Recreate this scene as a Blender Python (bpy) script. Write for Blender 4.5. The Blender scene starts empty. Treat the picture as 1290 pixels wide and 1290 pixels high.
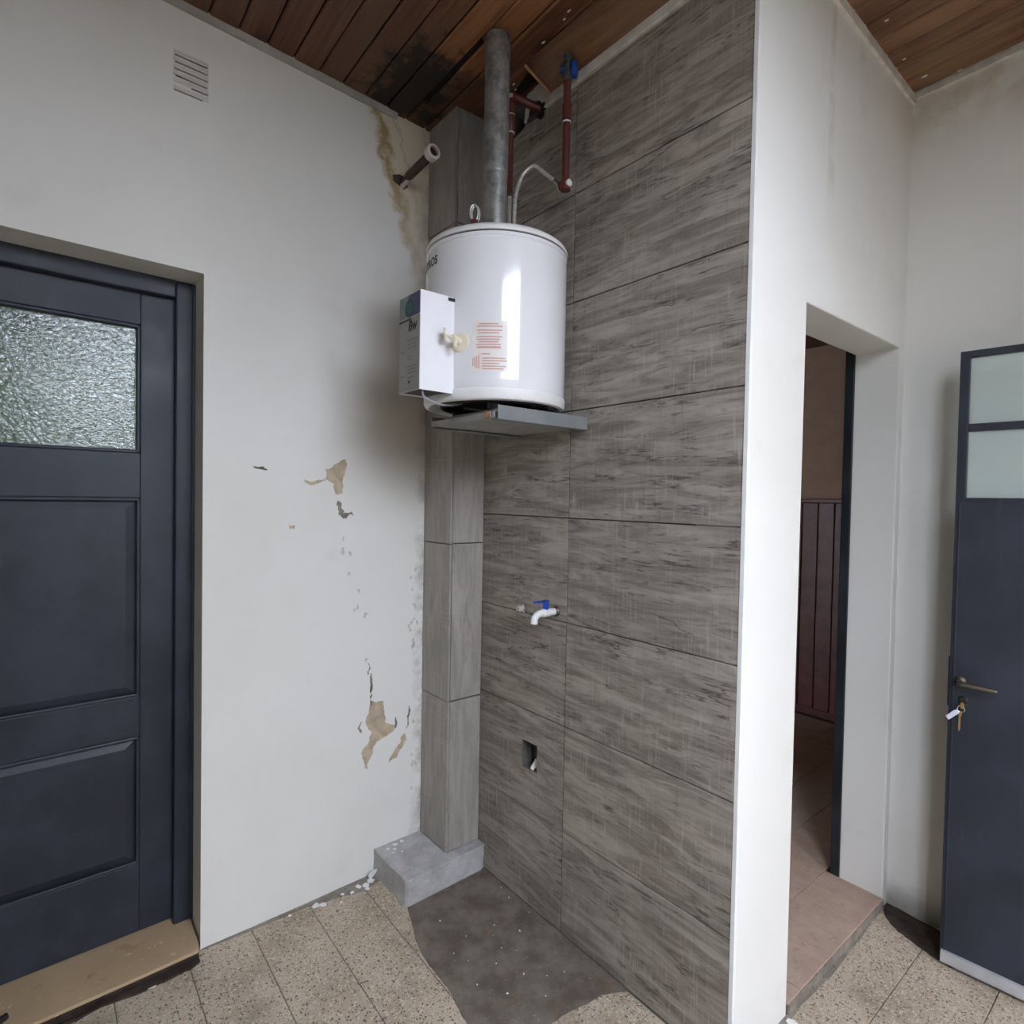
import bpy, bmesh, math, random
from mathutils import Vector, Matrix, noise
rnd = random.Random(7)
S = bpy.context.scene
COL = S.collection

# ------------------------------------------------------------------ camera
cam_d = bpy.data.cameras.new('camera'); cam = bpy.data.objects.new('camera', cam_d); COL.objects.link(cam)
cam_d.sensor_width = 36; cam_d.lens = 734.6 / 1290 * 36; cam_d.clip_start = 0.02
YAW, PITCH, ROLL = 0.8912, -0.0235, 0.0179
fw = Vector((-math.sin(YAW)*math.cos(PITCH), math.cos(YAW)*math.cos(PITCH), math.sin(PITCH)))
r0 = Vector((math.cos(YAW), math.sin(YAW), 0)); u0 = r0.cross(fw)
r = r0*math.cos(ROLL) + u0*math.sin(ROLL); u = -r0*math.sin(ROLL) + u0*math.cos(ROLL)
cam.matrix_world = Matrix(((r.x, u.x, -fw.x, 1.9732), (r.y, u.y, -fw.y, -1.3018), (r.z, u.z, -fw.z, 1.40), (0, 0, 0, 1)))
S.camera = cam

# ------------------------------------------------------------------ sky, daylight, exposure
S.view_settings.view_transform = 'Standard'; S.view_settings.look = 'None'
S.view_settings.gamma = 1.0; S.view_settings.use_curve_mapping = False
S.view_settings.exposure = 0.50
w = bpy.data.worlds.new('overcast_sky'); S.world = w; w.use_nodes = True
bg = w.node_tree.nodes['Background']; bg.inputs[0].default_value = (0.825, 0.868, 1.03, 1); bg.inputs[1].default_value = 14.0
S.cycles.caustics_reflective = False; S.cycles.caustics_refractive = False
S.cycles.max_bounces = 12; S.cycles.diffuse_bounces = 8; S.cycles.sample_clamp_indirect = 4.0
def portal(y0, y1, z0, z1, x, d=1):
    l = bpy.data.lights.new('daylight_portal', 'AREA'); l.shape = 'RECTANGLE'; l.size = z1-z0; l.size_y = y1-y0
    l.cycles.is_portal = True
    o = bpy.data.objects.new('daylight_portal', l); COL.objects.link(o); o.location = (x, (y0+y1)/2, (z0+z1)/2)
    o.rotation_euler = (0, d*math.pi/2, 0)
# openings in the daylight wall (x = EX): a doorway beside the metal leaf and a steel window
EX = 2.26
DO = (0.13, 0.93, 0.0, 1.93)      # y0 y1 z0 z1
WO = (-1.22, -0.26, 0.75, 2.66)
portal(*DO, EX+0.16); portal(*WO, EX+0.16)
HO = (1.45, 1.95, 1.35, 1.85)     # added unseen opening to light the hall beyond the inner doorway
portal(*HO, -.71, -1)

# ------------------------------------------------------------------ helpers
POS = {}
def tag(o, label=None, cat=None, group=None, kind=None):
    if label: o['label'] = label
    if cat: o['category'] = cat
    if group: o['group'] = group
    if kind: o['kind'] = kind
    return o
def empty(name, loc, label=None, cat=None, group=None, kind=None):
    o = bpy.data.objects.new(name, None); COL.objects.link(o); o.location = loc; o.empty_display_size = 0.05
    POS[o] = Vector(loc); return tag(o, label, cat, group, kind)
def link_mesh(name, me, mats, parent, c):
    o = bpy.data.objects.new(name, me); COL.objects.link(o)
    POS[o] = Vector(c)
    if parent: o.parent = parent; o.location = Vector(c) - POS[parent]
    else: o.location = c
    return o
SH = 0.0253
def shear_bm(bm):
    for v in bm.verts: v.co.x -= SH * v.co.y
def mk(name, bm, mat, parent=None, smooth=False, shear=False, bevel=0.0, seg=2, label=None, cat=None, group=None, kind=None):
    if shear: shear_bm(bm)
    xs = [v.co for v in bm.verts]
    lo = Vector((min(c.x for c in xs), min(c.y for c in xs), min(c.z for c in xs)))
    hi = Vector((max(c.x for c in xs), max(c.y for c in xs), max(c.z for c in xs)))
    c = (lo+hi)/2
    if not parent: c.z = lo.z
    bmesh.ops.translate(bm, vec=-c, verts=bm.verts)
    bmesh.ops.recalc_face_normals(bm, faces=bm.faces)
    me = bpy.data.meshes.new(name); 
    if smooth:
        for f in bm.faces: f.smooth = True
        for e in bm.edges:
            if len(e.link_faces) == 2 and e.calc_face_angle(0) > 0.7: e.smooth = False
    bm.to_mesh(me); bm.free()
    mats = mat if isinstance(mat, (list, tuple)) else [mat]
    for m in mats: me.materials.append(m)
    o = link_mesh(name, me, mats, parent, c)
    if bevel:
        b = o.modifiers.new('bevel', 'BEVEL'); b.width = bevel; b.segments = seg; b.limit_method = 'ANGLE'; b.angle_limit = 0.6
    return tag(o, label, cat, group, kind)
def NB(): return bmesh.new()
def box(bm, x0, x1, y0, y1, z0, z1):
    v = [bm.verts.new((x, y, z)) for z in (z0, z1) for y in (y0, y1) for x in (x0, x1)]
    for f in ((0,1,3,2), (4,6,7,5), (0,4,5,1), (2,3,7,6), (0,2,6,4), (1,5,7,3)): bm.faces.new([v[i] for i in f])
    return v
def prism(bm, poly, fn0, fn1):
    """poly 2D points; fn0/fn1 turn (a,b) into 3D points of the two caps"""
    a = [bm.verts.new(fn0(*p)) for p in poly]; b = [bm.verts.new(fn1(*p)) for p in poly]
    bm.faces.new(a); bm.faces.new(b[::-1]); n = len(poly)
    for i in range(n): bm.faces.new((a[i], a[(i+1) % n], b[(i+1) % n], b[i]))
def frame_of(d):
    d = d.normalized(); a = Vector((0, 0, 1)) if abs(d.z) < .9 else Vector((1, 0, 0))
    x = d.cross(a).normalized(); return x, x.cross(d).normalized()
def tube(bm, pts, rad, n=14, cap=True):
    pts = [Vector(p) for p in pts]; rings = []; m = len(pts)
    rads = rad if isinstance(rad, (list, tuple)) else [rad]*m
    x = None
    for i, p in enumerate(pts):
        d = (pts[min(i+1, m-1)] - pts[max(i-1, 0)]).normalized()
        if x is None: x, y = frame_of(d)
        else:
            x = (x - d*x.dot(d)).normalized(); y = x.cross(d)
        rings.append([bm.verts.new(p + (x*math.cos(t) + y*math.sin(t))*rads[i]) for t in [2*math.pi*k/n for k in range(n)]])
    for i in range(m-1):
        for k in range(n): bm.faces.new((rings[i][k], rings[i][(k+1) % n], rings[i+1][(k+1) % n], rings[i+1][k]))
    if cap: bm.faces.new(rings[0]); bm.faces.new(rings[-1][::-1])
def spline(pts, k=6):
    pts = [Vector(p) for p in pts]; out = []; n = len(pts)
    for i in range(n-1):
        p0, p1, p2, p3 = pts[max(i-1, 0)], pts[i], pts[i+1], pts[min(i+2, n-1)]
        for j in range(k):
            t = j/k; out.append(0.5*((2*p1) + (p2-p0)*t + (2*p0-5*p1+4*p2-p3)*t*t + (3*p1-p0-3*p2+p3)*t**3))
    return out + [pts[-1]]
def lathe(bm, prof, c=(0, 0, 0), ax=(0, 0, 1), n=48):
    """prof: list of (radius, distance along axis)"""
    c = Vector(c); ax = Vector(ax).normalized(); x, y = frame_of(ax); rings = []
    for rr, h in prof:
        if rr < 1e-6: rings.append([bm.verts.new(c + ax*h)])
        else: rings.append([bm.verts.new(c + ax*h + (x*math.cos(t)+y*math.sin(t))*rr) for t in [2*math.pi*k/n for k in range(n)]])
    for a, b in zip(rings, rings[1:]):
        for k in range(n):
            q = [a[k % len(a)], a[(k+1) % len(a)], b[(k+1) % len(b)], b[k % len(b)]]
            q2 = []; [q2.append(v) for v in q if v not in q2]
            if len(q2) > 2: bm.faces.new(q2)
def jag(poly, amp, sub=3, seed=0):
    """fractal roughening of a polygon outline"""
    rr = random.Random(seed); pts = [Vector(p) for p in poly]
    for s in range(sub):
        out = []
        for i, p in enumerate(pts):
            q = pts[(i+1) % len(pts)]; d = q-p; nrm = Vector((-d.y, d.x))
            out += [p, (p+q)/2 + nrm*rr.uniform(-amp, amp)]
        pts = out
    return [tuple(p) for p in pts]

# ------------------------------------------------------------------ materials
def new_mat(name):
    m = bpy.data.materials.new(name); m.use_nodes = True; nt = m.node_tree
    return m, nt, nt.nodes['Principled BSDF']
class G:
    """small node-graph helper"""
    def __init__(s, nt): s.nt = nt
    def n(s, t, **kw):
        nd = s.nt.nodes.new(t)
        for k, v in kw.items():
            if k.startswith('i_'):
                key = k[2:]; key = int(key) if key.isdigit() else key.replace('_', ' ')
                s.set(nd.inputs[key], v)
            else: setattr(nd, k, v)
        return nd
    def set(s, inp, v):
        if hasattr(v, 'is_output'): s.nt.links.new(v, inp)
        else: inp.default_value = v
    def math(s, op, a, b=0.0, c=None, clamp=False):
        nd = s.nt.nodes.new('ShaderNodeMath'); nd.operation = op; nd.use_clamp = clamp
        s.set(nd.inputs[0], a); s.set(nd.inputs[1], b)
        if c is not None: s.set(nd.inputs[2], c)
        return nd.outputs[0]
    def ramp(s, v, a, b, lo=0.0, hi=1.0):
        nd = s.nt.nodes.new('ShaderNodeMapRange'); nd.interpolation_type = 'SMOOTHSTEP'
        s.set(nd.inputs[0], v); s.set(nd.inputs[1], a); s.set(nd.inputs[2], b); nd.inputs[3].default_value = lo; nd.inputs[4].default_value = hi
        return nd.outputs[0]
    def mix(s, f, a, b, op='MIX'):
        nd = s.nt.nodes.new('ShaderNodeMix'); nd.data_type = 'RGBA'; nd.blend_type = op
        s.set(nd.inputs[0], f); s.set(nd.inputs[6], a if not isinstance(a, tuple) else (*a, 1)); s.set(nd.inputs[7], b if not isinstance(b, tuple) else (*b, 1))
        return nd.outputs[2]
    def noise(s, vec, scale, detail=3.0, rough=0.55, dist=0.0):
        nd = s.n('ShaderNodeTexNoise'); nd.inputs['Scale'].default_value = scale; nd.inputs['Detail'].default_value = detail
        nd.inputs['Roughness'].default_value = rough; nd.inputs['Distortion'].default_value = dist
        if vec is not None: s.nt.links.new(vec, nd.inputs['Vector'])
        return nd.outputs[0]
    def scale(s, vec, sc, off=(0, 0, 0)):
        nd = s.n('ShaderNodeMapping'); s.nt.links.new(vec, nd.inputs[0]); nd.inputs['Scale'].default_value = sc; s.set(nd.inputs['Location'], off); return nd.outputs[0]
    def bump(s, h, strength=0.2, dist=0.002):
        nd = s.n('ShaderNodeBump'); nd.inputs['Strength'].default_value = strength; nd.inputs['Distance'].default_value = dist
        s.nt.links.new(h, nd.inputs['Height']); return nd.outputs[0]
    def world(s): return s.n('ShaderNodeNewGeometry').outputs['Position']
    def obj(s): return s.n('ShaderNodeTexCoord').outputs['Object']
    def rand(s): return s.n('ShaderNodeObjectInfo').outputs['Random']
    def sep(s, v):
        nd = s.n('ShaderNodeSeparateXYZ'); s.nt.links.new(v, nd.inputs[0]); return nd.outputs
    def randvec(s, k=37.0):
        rr = s.rand(); nd = s.n('ShaderNodeCombineXYZ')
        s.nt.links.new(s.math('MULTIPLY', rr, k), nd.inputs[0]); s.nt.links.new(s.math('MULTIPLY', rr, k*1.7), nd.inputs[1]); s.nt.links.new(s.math('MULTIPLY', rr, k*2.3), nd.inputs[2])
        return nd.outputs[0]
    def add(s, a, b):
        nd = s.n('ShaderNodeVectorMath'); nd.operation = 'ADD'; s.nt.links.new(a, nd.inputs[0]); s.nt.links.new(b, nd.inputs[1]); return nd.outputs[0]
def simple(name, col, rough=0.5, metal=0.0, var=0.12, vscale=12, bump=0.0, bscale=60, spec=0.5, coat=0.0):
    m, nt, b = new_mat(name); g = G(nt); p = g.obj()
    nz = g.noise(p, vscale, 4)
    c = g.mix(g.ramp(nz, .3, .7), tuple(x*(1-var) for x in col), tuple(min(1, x*(1+var)) for x in col))
    nt.links.new(c, b.inputs['Base Color']); b.inputs['Roughness'].default_value = rough; b.inputs['Metallic'].default_value = metal
    b.inputs['Specular IOR Level'].default_value = spec; b.inputs['Coat Weight'].default_value = coat; b.inputs['Coat Roughness'].default_value = 0.06
    if bump: nt.links.new(g.bump(g.noise(p, bscale, 4), bump), b.inputs['Normal'])
    return m

def plaster(name, stain=None):
    m, nt, b = new_mat(name); g = G(nt); p = g.world(); x, y, z = g.sep(p)
    lo = g.noise(p, 1.6, 4); mid = g.noise(p, 7, 5)
    c = g.mix(g.ramp(lo, .35, .7), (.80, .79, .745), (.76, .745, .69))
    c = g.mix(g.ramp(mid, .58, .78, 0, .22), c, (.62, .59, .52))
    nz = g.noise(p, 9, 5, .65); nz2 = g.noise(p, 28, 4)
    if stain == 'left':
        t = g.math('ADD', y, g.math('MULTIPLY', g.math('SUBTRACT', nz, .5), .16))
        t = g.math('ADD', t, g.math('MULTIPLY', g.math('SUBTRACT', z, 2.6), .35))
        hi = g.ramp(z, 1.9, 2.62)
        yel = g.math('MULTIPLY', g.ramp(t, -.36, -.31), hi)
        c = g.mix(g.math('MULTIPLY', yel, .62), c, (.60, .50, .31))
        d = g.math('ABSOLUTE', g.math('ADD', t, .315))
        line = g.math('MULTIPLY', g.ramp(d, .038, .004), g.math('MULTIPLY', g.ramp(z, 2.05, 2.7), g.ramp(nz2, .3, .55, .35, 1)))
        c = g.mix(g.math('MULTIPLY', line, .88), c, (.34, .22, .07))
        d2 = g.math('ABSOLUTE', g.math('ADD', t, .235)); line2 = g.math('MULTIPLY', g.ramp(d2, .014, .002), g.ramp(z, 2.25, 2.75))
        c = g.mix(g.math('MULTIPLY', line2, .4), c, (.36, .26, .12))
        # grey-brown tone on the wall beside the heater
        sy = g.math('MULTIPLY', g.ramp(g.math('ADD', y, g.math('MULTIPLY', g.math('SUBTRACT', lo, .5), .5)), -.62, -.22), g.math('MULTIPLY', g.ramp(z, 1.25, 1.6), g.ramp(z, 2.3, 1.9)))
        c = g.mix(g.math('MULTIPLY', sy, .48), c, (.40, .34, .26))
        # mildew grime in the corner
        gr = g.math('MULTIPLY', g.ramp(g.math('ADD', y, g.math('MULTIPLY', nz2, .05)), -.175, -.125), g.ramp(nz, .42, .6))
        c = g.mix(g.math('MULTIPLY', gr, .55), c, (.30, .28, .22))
    if stain == 'return':
        t = g.math('ADD', y, g.math('MULTIPLY', g.math('SUBTRACT', g.noise(g.scale(p, (1, 8, .8)), 3, 4), .5), .08))
        d = g.math('ABSOLUTE', g.math('SUBTRACT', t, .40))
        c = g.mix(g.math('MULTIPLY', g.math('MULTIPLY', g.ramp(d, .022, .0), g.math('MULTIPLY', g.ramp(z, 2.1, 2.4), g.ramp(nz, .35, .6))), .35), c, (.45, .38, .24))
        d = g.math('ABSOLUTE', g.math('SUBTRACT', t, .60))
        c = g.mix(g.math('MULTIPLY', g.math('MULTIPLY', g.ramp(d, .05, .0), g.math('MULTIPLY', g.ramp(z, 2.4, 2.75), g.ramp(nz, .42, .62))), .35), c, (.52, .44, .30))
        c = g.mix(g.math('MULTIPLY', g.math('MULTIPLY', g.ramp(y, .75, 1.0), g.ramp(z, 2.45, 2.8)), .4), c, (.58, .49, .34))
    if stain == 'right':
        k = g.math('MULTIPLY', g.ramp(z, 2.55, 2.78), g.ramp(nz, .38, .62))
        c = g.mix(g.math('MULTIPLY', k, .55), c, (.52, .44, .29))
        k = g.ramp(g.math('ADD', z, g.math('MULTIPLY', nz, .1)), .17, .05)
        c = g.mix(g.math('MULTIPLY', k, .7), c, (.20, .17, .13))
    nt.links.new(c, b.inputs['Base Color']); b.inputs['Roughness'].default_value = .75; b.inputs['Specular IOR Level'].default_value = .25
    h = g.math('ADD', g.math('MULTIPLY', g.noise(p, 3.5, 3), 3.0), g.math('ADD', g.noise(p, 14, 4), g.math('MULTIPLY', g.noise(p, 160, 3), .18)))
    nt.links.new(g.bump(h, .35, .004), b.inputs['Normal'])
    return m
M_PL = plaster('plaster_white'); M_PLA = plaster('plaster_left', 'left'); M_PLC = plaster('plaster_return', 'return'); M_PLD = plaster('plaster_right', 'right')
M_BARE = simple('bare_plaster', (.50, .41, .29), .9, var=.18, vscale=25, bump=.5, bscale=150)
M_CHIP = simple('chipped_paint', (.56, .53, .47), .85, var=.1)
M_HOLESHADE = simple('dark_hollow', (.06, .05, .04), .95, var=.4, vscale=30)

def tile_mat(name, vertical=False):
    m, nt, b = new_mat(name); g = G(nt)
    p = g.add(g.obj(), g.randvec()); L, A = (0, 2)
    if vertical:
        rot = g.n('ShaderNodeMapping'); nt.links.new(p, rot.inputs[0]); rot.inputs['Rotation'].default_value = (0, math.pi/2, 0); p = rot.outputs[0]
        q = g.n('ShaderNodeCombineXYZ'); sx, sy, sz = g.sep(p)
        nt.links.new(sx, q.inputs[0]); nt.links.new(g.math('ADD', sy, 0.0), q.inputs[1]); nt.links.new(g.math('ADD', sz, sy), q.inputs[2]); p = q.outputs[0]
    streak = g.noise(g.scale(p, (3.4, 3.4, 26)), 1.0, 8, .66, 1.0)
    dash = g.noise(g.scale(p, (11, 11, 95)), 1.0, 7, .68, .6)
    hatch = g.noise(g.scale(p, (150, 150, 9)), 1.0, 4, .6)
    hatch2 = g.noise(g.scale(p, (60, 60, 5)), 1.0, 3, .6)
    blot = g.noise(g.scale(p, (5, 5, 8)), 1.0, 6, .65, .4)
    patchy = g.noise(g.scale(p, (7, 7, 7)), 1.0, 4, .6)
    veinw = g.noise(g.scale(p, (1.3, 1.3, 15)), 1.0, 5, .55, .25)
    c = g.mix(g.ramp(streak, .34, .66), (.185, .157, .130), (.385, .338, .287))
    c = g.mix(g.ramp(blot, .45, .72, 0, .5), c, (.205, .180, .156))
    c = g.mix(g.math('MULTIPLY', g.ramp(dash, .53, .66), g.ramp(blot, .40, .60, .10, .95)), c, (.088, .072, .060))
    c = g.mix(g.math('MULTIPLY', g.ramp(hatch, .52, .70), g.ramp(patchy, .42, .62, .08, .60)), c, (.46, .415, .36))
    c = g.mix(g.math('MULTIPLY', g.ramp(hatch2, .54, .70), g.ramp(patchy, .56, .40, 0, .35)), c, (.150, .130, .110))
    fine = dash; cross = hatch
    vein = g.ramp(g.math('ABSOLUTE', g.math('SUBTRACT', veinw, .5)), .011, .0)
    c = g.mix(g.math('MULTIPLY', vein, g.ramp(blot, .42, .58, 0, .85)), c, (.060, .048, .040))
    hue = g.rand()
    c = g.mix(g.math('MULTIPLY', hue, .22), c, g.mix(1.0, c, (1.18, 1.14, 1.1), 'MULTIPLY'))
    if vertical: c = g.mix(.48, c, (.39, .37, .345))
    nt.links.new(c, b.inputs['Base Color']); b.inputs['Roughness'].default_value = .5; b.inputs['Specular IOR Level'].default_value = .35
    nt.links.new(g.bump(g.math('ADD', fine, cross), .12, .001), b.inputs['Normal'])
    return m
M_TILE = tile_mat('wood_look_tile'); M_TILEV = tile_mat('wood_look_tile_upright', True)
M_GROUT = simple('grout', (.10, .09, .08), .9, var=.2, vscale=40)

def wood_mat(name):
    m, nt, b = new_mat(name); g = G(nt); wp = g.world(); x, y, z = g.sep(wp)
    p = g.add(g.obj(), g.randvec()); hue = g.rand()
    grain = g.noise(g.scale(p, (2.2, 34, 10)), 1.0, 6, .6, 1.2)
    fine = g.noise(g.scale(p, (3.5, 75, 30)), 1.0, 5, .65, .5)
    c = g.mix(g.ramp(grain, .3, .7), (.135, .050, .022), (.36, .165, .068))
    c = g.mix(g.ramp(hue, .0, 1.0, 0, .75), c, (.125, .05, .028))
    c = g.mix(g.ramp(fine, .48, .64, 0, .7), c, (.075, .030, .016))
    kn = g.n('ShaderNodeTexVoronoi'); kn.inputs['Scale'].default_value = 1.0; nt.links.new(g.scale(p, (2.4, 7, 2)), kn.inputs['Vector'])
    c = g.mix(g.ramp(kn.outputs['Distance'], .24, .10), c, (.045, .020, .012))
    # weathered greyish film of the old stain near the far wall boards
    film = g.noise(g.scale(wp, (2.5, 6, 1)), 1.0, 4)
    c = g.mix(g.math('MULTIPLY', g.ramp(film, .42, .64), .55), c, (.27, .165, .09))
    # boards darker towards the left wall
    old = g.ramp(g.math('ADD', x, g.math('MULTIPLY', g.noise(g.scale(wp, (5, 14, 1)), 1, 3), .35)), .95, .50)
    c = g.mix(g.math('MULTIPLY', old, .62), c, (.070, .030, .020))
    # bare re-sawn timber around the flue
    ed = g.math('ADD', x, g.math('MULTIPLY', g.noise(g.scale(wp, (16, 30, 1)), 1, 4), .16))
    bare = g.math('MULTIPLY', g.ramp(ed, .42, .45), g.math('MULTIPLY', g.ramp(y, -.335, -.330), g.ramp(y, -.155, -.165)))
    c = g.mix(g.math('MULTIPLY', bare, .75), c, g.mix(g.ramp(fine, .4, .7), (.36, .155, .062), (.20, .08, .034)))
    # mildew
    nd = g.n('ShaderNodeCombineXYZ'); nt.links.new(g.math('MULTIPLY', g.math('SUBTRACT', x, .13), 3.2), nd.inputs[0]); nt.links.new(g.math('MULTIPLY', g.math('ADD', y, .32), 6.5), nd.inputs[1])
    ln = g.n('ShaderNodeVectorMath'); ln.operation = 'LENGTH'; nt.links.new(nd.outputs[0], ln.inputs[0])
    mo = g.math('ADD', ln.outputs['Value'], g.math('MULTIPLY', g.math('SUBTRACT', g.noise(wp, 14, 5, .7), .5), 2.2))
    c = g.mix(g.ramp(mo, .95, .55, 0, .9), c, (.012, .010, .008))
    nt.links.new(c, b.inputs['Base Color']); b.inputs['Roughness'].default_value = .5; b.inputs['Specular IOR Level'].default_value = .35
    nt.links.new(g.bump(grain, .25, .002), b.inputs['Normal'])
    return m
M_WOOD = wood_mat('ceiling_wood')
M_WAIN = simple('wainscot_wood', (.105, .026, .018), .4, var=.35, vscale=9)
M_DARK = simple('roof_dark', (.02, .015, .012), .95)

def terrazzo():
    m, nt, b = new_mat('terrazzo'); g = G(nt); p = g.world()
    v = g.n('ShaderNodeTexVoronoi'); v.inputs['Scale'].default_value = 135; nt.links.new(p, v.inputs['Vector'])
    v2 = g.n('ShaderNodeTexVoronoi'); v2.inputs['Scale'].default_value = 260; nt.links.new(p, v2.inputs['Vector'])
    r1 = g.sep(v.outputs['Color']); r2 = g.sep(v2.outputs['Color'])
    c = g.mix(g.ramp(g.noise(p, 6, 4), .35, .68), (.52, .435, .325), (.41, .335, .245))
    c = g.mix(g.math('MULTIPLY', g.ramp(r1[0], .62, .66), g.ramp(v.outputs['Distance'], .62, .38)), c, (.60, .525, .42))
    c = g.mix(g.math('MULTIPLY', g.ramp(r1[1], .80, .83), g.ramp(v.outputs['Distance'], .50, .36)), c, (.16, .12, .085))
    c = g.mix(g.math('MULTIPLY', g.ramp(r2[0], .84, .87), g.ramp(v2.outputs['Distance'], .5, .35)), c, (.09, .07, .055))
    c = g.mix(g.math('MULTIPLY', g.ramp(r2[1], .88, .9), g.ramp(v2.outputs['Distance'], .5, .35)), c, (.30, .13, .06))
    c = g.mix(g.ramp(g.noise(p, 3.1, 5, .65), .52, .75, 0, .5), c, (.24, .195, .145))
    hue = g.rand(); c = g.mix(g.math('MULTIPLY', hue, .25), c, g.mix(1.0, c, (.78, .76, .74), 'MULTIPLY'))
    nt.links.new(c, b.inputs['Base Color']); b.inputs['Roughness'].default_value = .55; b.inputs['Specular IOR Level'].default_value = .3
    nt.links.new(g.bump(g.noise(p, 90, 3), .12, .001), b.inputs['Normal'])
    return m
M_TERR = terrazzo()
def cement(name, ca, cb, spot, sc=9.0):
    m, nt, b = new_mat(name); g = G(nt); p = g.world()
    c = g.mix(g.ramp(g.noise(p, sc, 6, .65), .3, .7), ca, cb)
    c = g.mix(g.ramp(g.noise(p, sc*2.6, 4), .60, .70, 0, .55), c, spot)
    c = g.mix(g.ramp(g.noise(p, sc*9, 3), .66, .74, 0, .5), c, tuple(x*2.0 for x in cb))
    nt.links.new(c, b.inputs['Base Color']); b.inputs['Roughness'].default_value = .8; b.inputs['Specular IOR Level'].default_value = .25
    nt.links.new(g.bump(g.noise(p, 60, 5), .35, .002), b.inputs['Normal'])
    return m
M_CEM = cement('dark_cement', (.105, .083, .064), (.20, .168, .136), (.21, .095, .04))
M_PLINTH = cement('plinth_cement', (.36, .345, .335), (.52, .505, .495), (.42, .36, .27), 12)
M_SOIL = cement('damp_mortar', (.032, .022, .016), (.072, .053, .040), (.03, .02, .015), 20)
M_SMEAR = cement('grey_mortar', (.19, .165, .135), (.33, .29, .24), (.12, .1, .08), 18)
M_MARBLE = cement('sill_stone', (.52, .375, .225), (.45, .32, .19), (.36, .20, .10), 5)
M_STEP = cement('step_tile', (.47, .345, .265), (.40, .285, .215), (.33, .22, .16), 14)
M_HTILE = cement('hall_tile', (.50, .39, .32), (.43, .33, .27), (.34, .25, .2), 8)
M_HWALL = simple('hall_wall', (.44, .29, .22), .8, var=.05)
M_DOOR = None
def paint(name, col, rough, var=.35):
    m, nt, b = new_mat(name); g = G(nt); p = g.world()
    nz = g.noise(p, 5, 6, .65); n2 = g.noise(g.scale(p, (30, 30, 4)), 1, 4)
    c = g.mix(g.ramp(nz, .38, .68), tuple(v*(1-var*.5) for v in col), tuple(v*(1+var) for v in col))
    c = g.mix(g.ramp(n2, .62, .78, 0, .35), c, tuple(v*2.2 for v in col))
    nt.links.new(c, b.inputs['Base Color']); b.inputs['Specular IOR Level'].default_value = .4
    nt.links.new(g.ramp(nz, .3, .7, rough-.08, rough+.1), b.inputs['Roughness'])
    nt.links.new(g.bump(g.math('ADD', n2, g.noise(p, 70, 3)), .10, .001), b.inputs['Normal'])
    return m
M_DOOR = paint('slate_blue_paint', (.026, .0325, .044), .45)
M_LEAF = paint('slate_blue_steel_paint', (.024, .029, .041), .5, .25)
M_FRAME2 = paint('dark_frame_paint', (.018, .022, .026), .5)
def pane_mat(name, tint, refl, rough, bump, bsc, refr=False, frost=0.0):
    m = bpy.data.materials.new(name); m.use_nodes = True; nt = m.node_tree; nt.nodes.clear(); g = G(nt)
    out = g.n('ShaderNodeOutputMaterial'); p = g.obj()
    gl = g.n('ShaderNodeBsdfGlossy'); gl.inputs['Roughness'].default_value = rough
    if refr:
        tr = g.n('ShaderNodeBsdfRefraction'); tr.inputs['Roughness'].default_value = .12; tr.inputs['IOR'].default_value = 1.3
    else: tr = g.n('ShaderNodeBsdfTransparent')
    tr.inputs['Color'].default_value = (*tint, 1)
    if frost:
        df = g.n('ShaderNodeBsdfDiffuse'); df.inputs['Color'].default_value = (.74, .82, .79, 1); m0 = g.n('ShaderNodeMixShader'); m0.inputs[0].default_value = frost
        nt.links.new(tr.outputs[0], m0.inputs[1]); nt.links.new(df.outputs[0], m0.inputs[2]); tr = m0
    mx = g.n('ShaderNodeMixShader'); nt.links.new(tr.outputs[0], mx.inputs[1]); nt.links.new(gl.outputs[0], mx.inputs[2]); mx.inputs[0].default_value = refl
    if bump:
        v = g.noise(g.scale(p, (1, 1, 1.5)), bsc, 3, .5, .6)
        nb = g.bump(v, bump, .006); nt.links.new(nb, gl.inputs['Normal'])
        if refr: nt.links.new(nb, tr.inputs['Normal'])
    nt.links.new(mx.outputs[0], out.inputs[0]); return m
M_GLASS1 = pane_mat('hammered_glass', (.32, .335, .32), .10, .16, .42, 70, True)
M_GLASS3 = pane_mat('pale_pane', (.92, .97, .95), .08, .25, .25, 120, False, .42)
M_GLASSW = pane_mat('window_pane', (.95, .97, .97), .06, .02, 0, 1)
M_ENAM = simple('white_enamel', (.80, .80, .80), .13, var=.02, vscale=3, coat=.5)
M_LID = simple('white_plastic', (.80, .79, .76), .35, var=.04)
M_BOXW = simple('white_sheet', (.80, .80, .82), .38, var=.02)
M_BOXF = simple('shaded_panel', (.36, .345, .325), .5, var=.06)  # front sheet darkened in colour, as it faces away from the light
M_NAVY = simple('navy_print', (.07, .085, .17), .5); M_PALE = simple('pale_print', (.22, .27, .26), .5); M_TEAL = simple('teal_print', (.004, .055, .06), .4); M_BLK = simple('black_print', (.03, .026, .024), .5, var=.05)
M_FAINT = simple('faint_print', (.26, .24, .235), .5, var=.05)
M_RED = simple('red_print', (.62, .36, .31), .5, var=.05); M_STK = simple('sticker', (.78, .735, .69), .4, var=.04)
M_BEIGE = simple('beige_plastic', (.78, .70, .55), .4, var=.05)
M_BLACK = simple('black_metal', (.012, .012, .013), .5)
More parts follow.
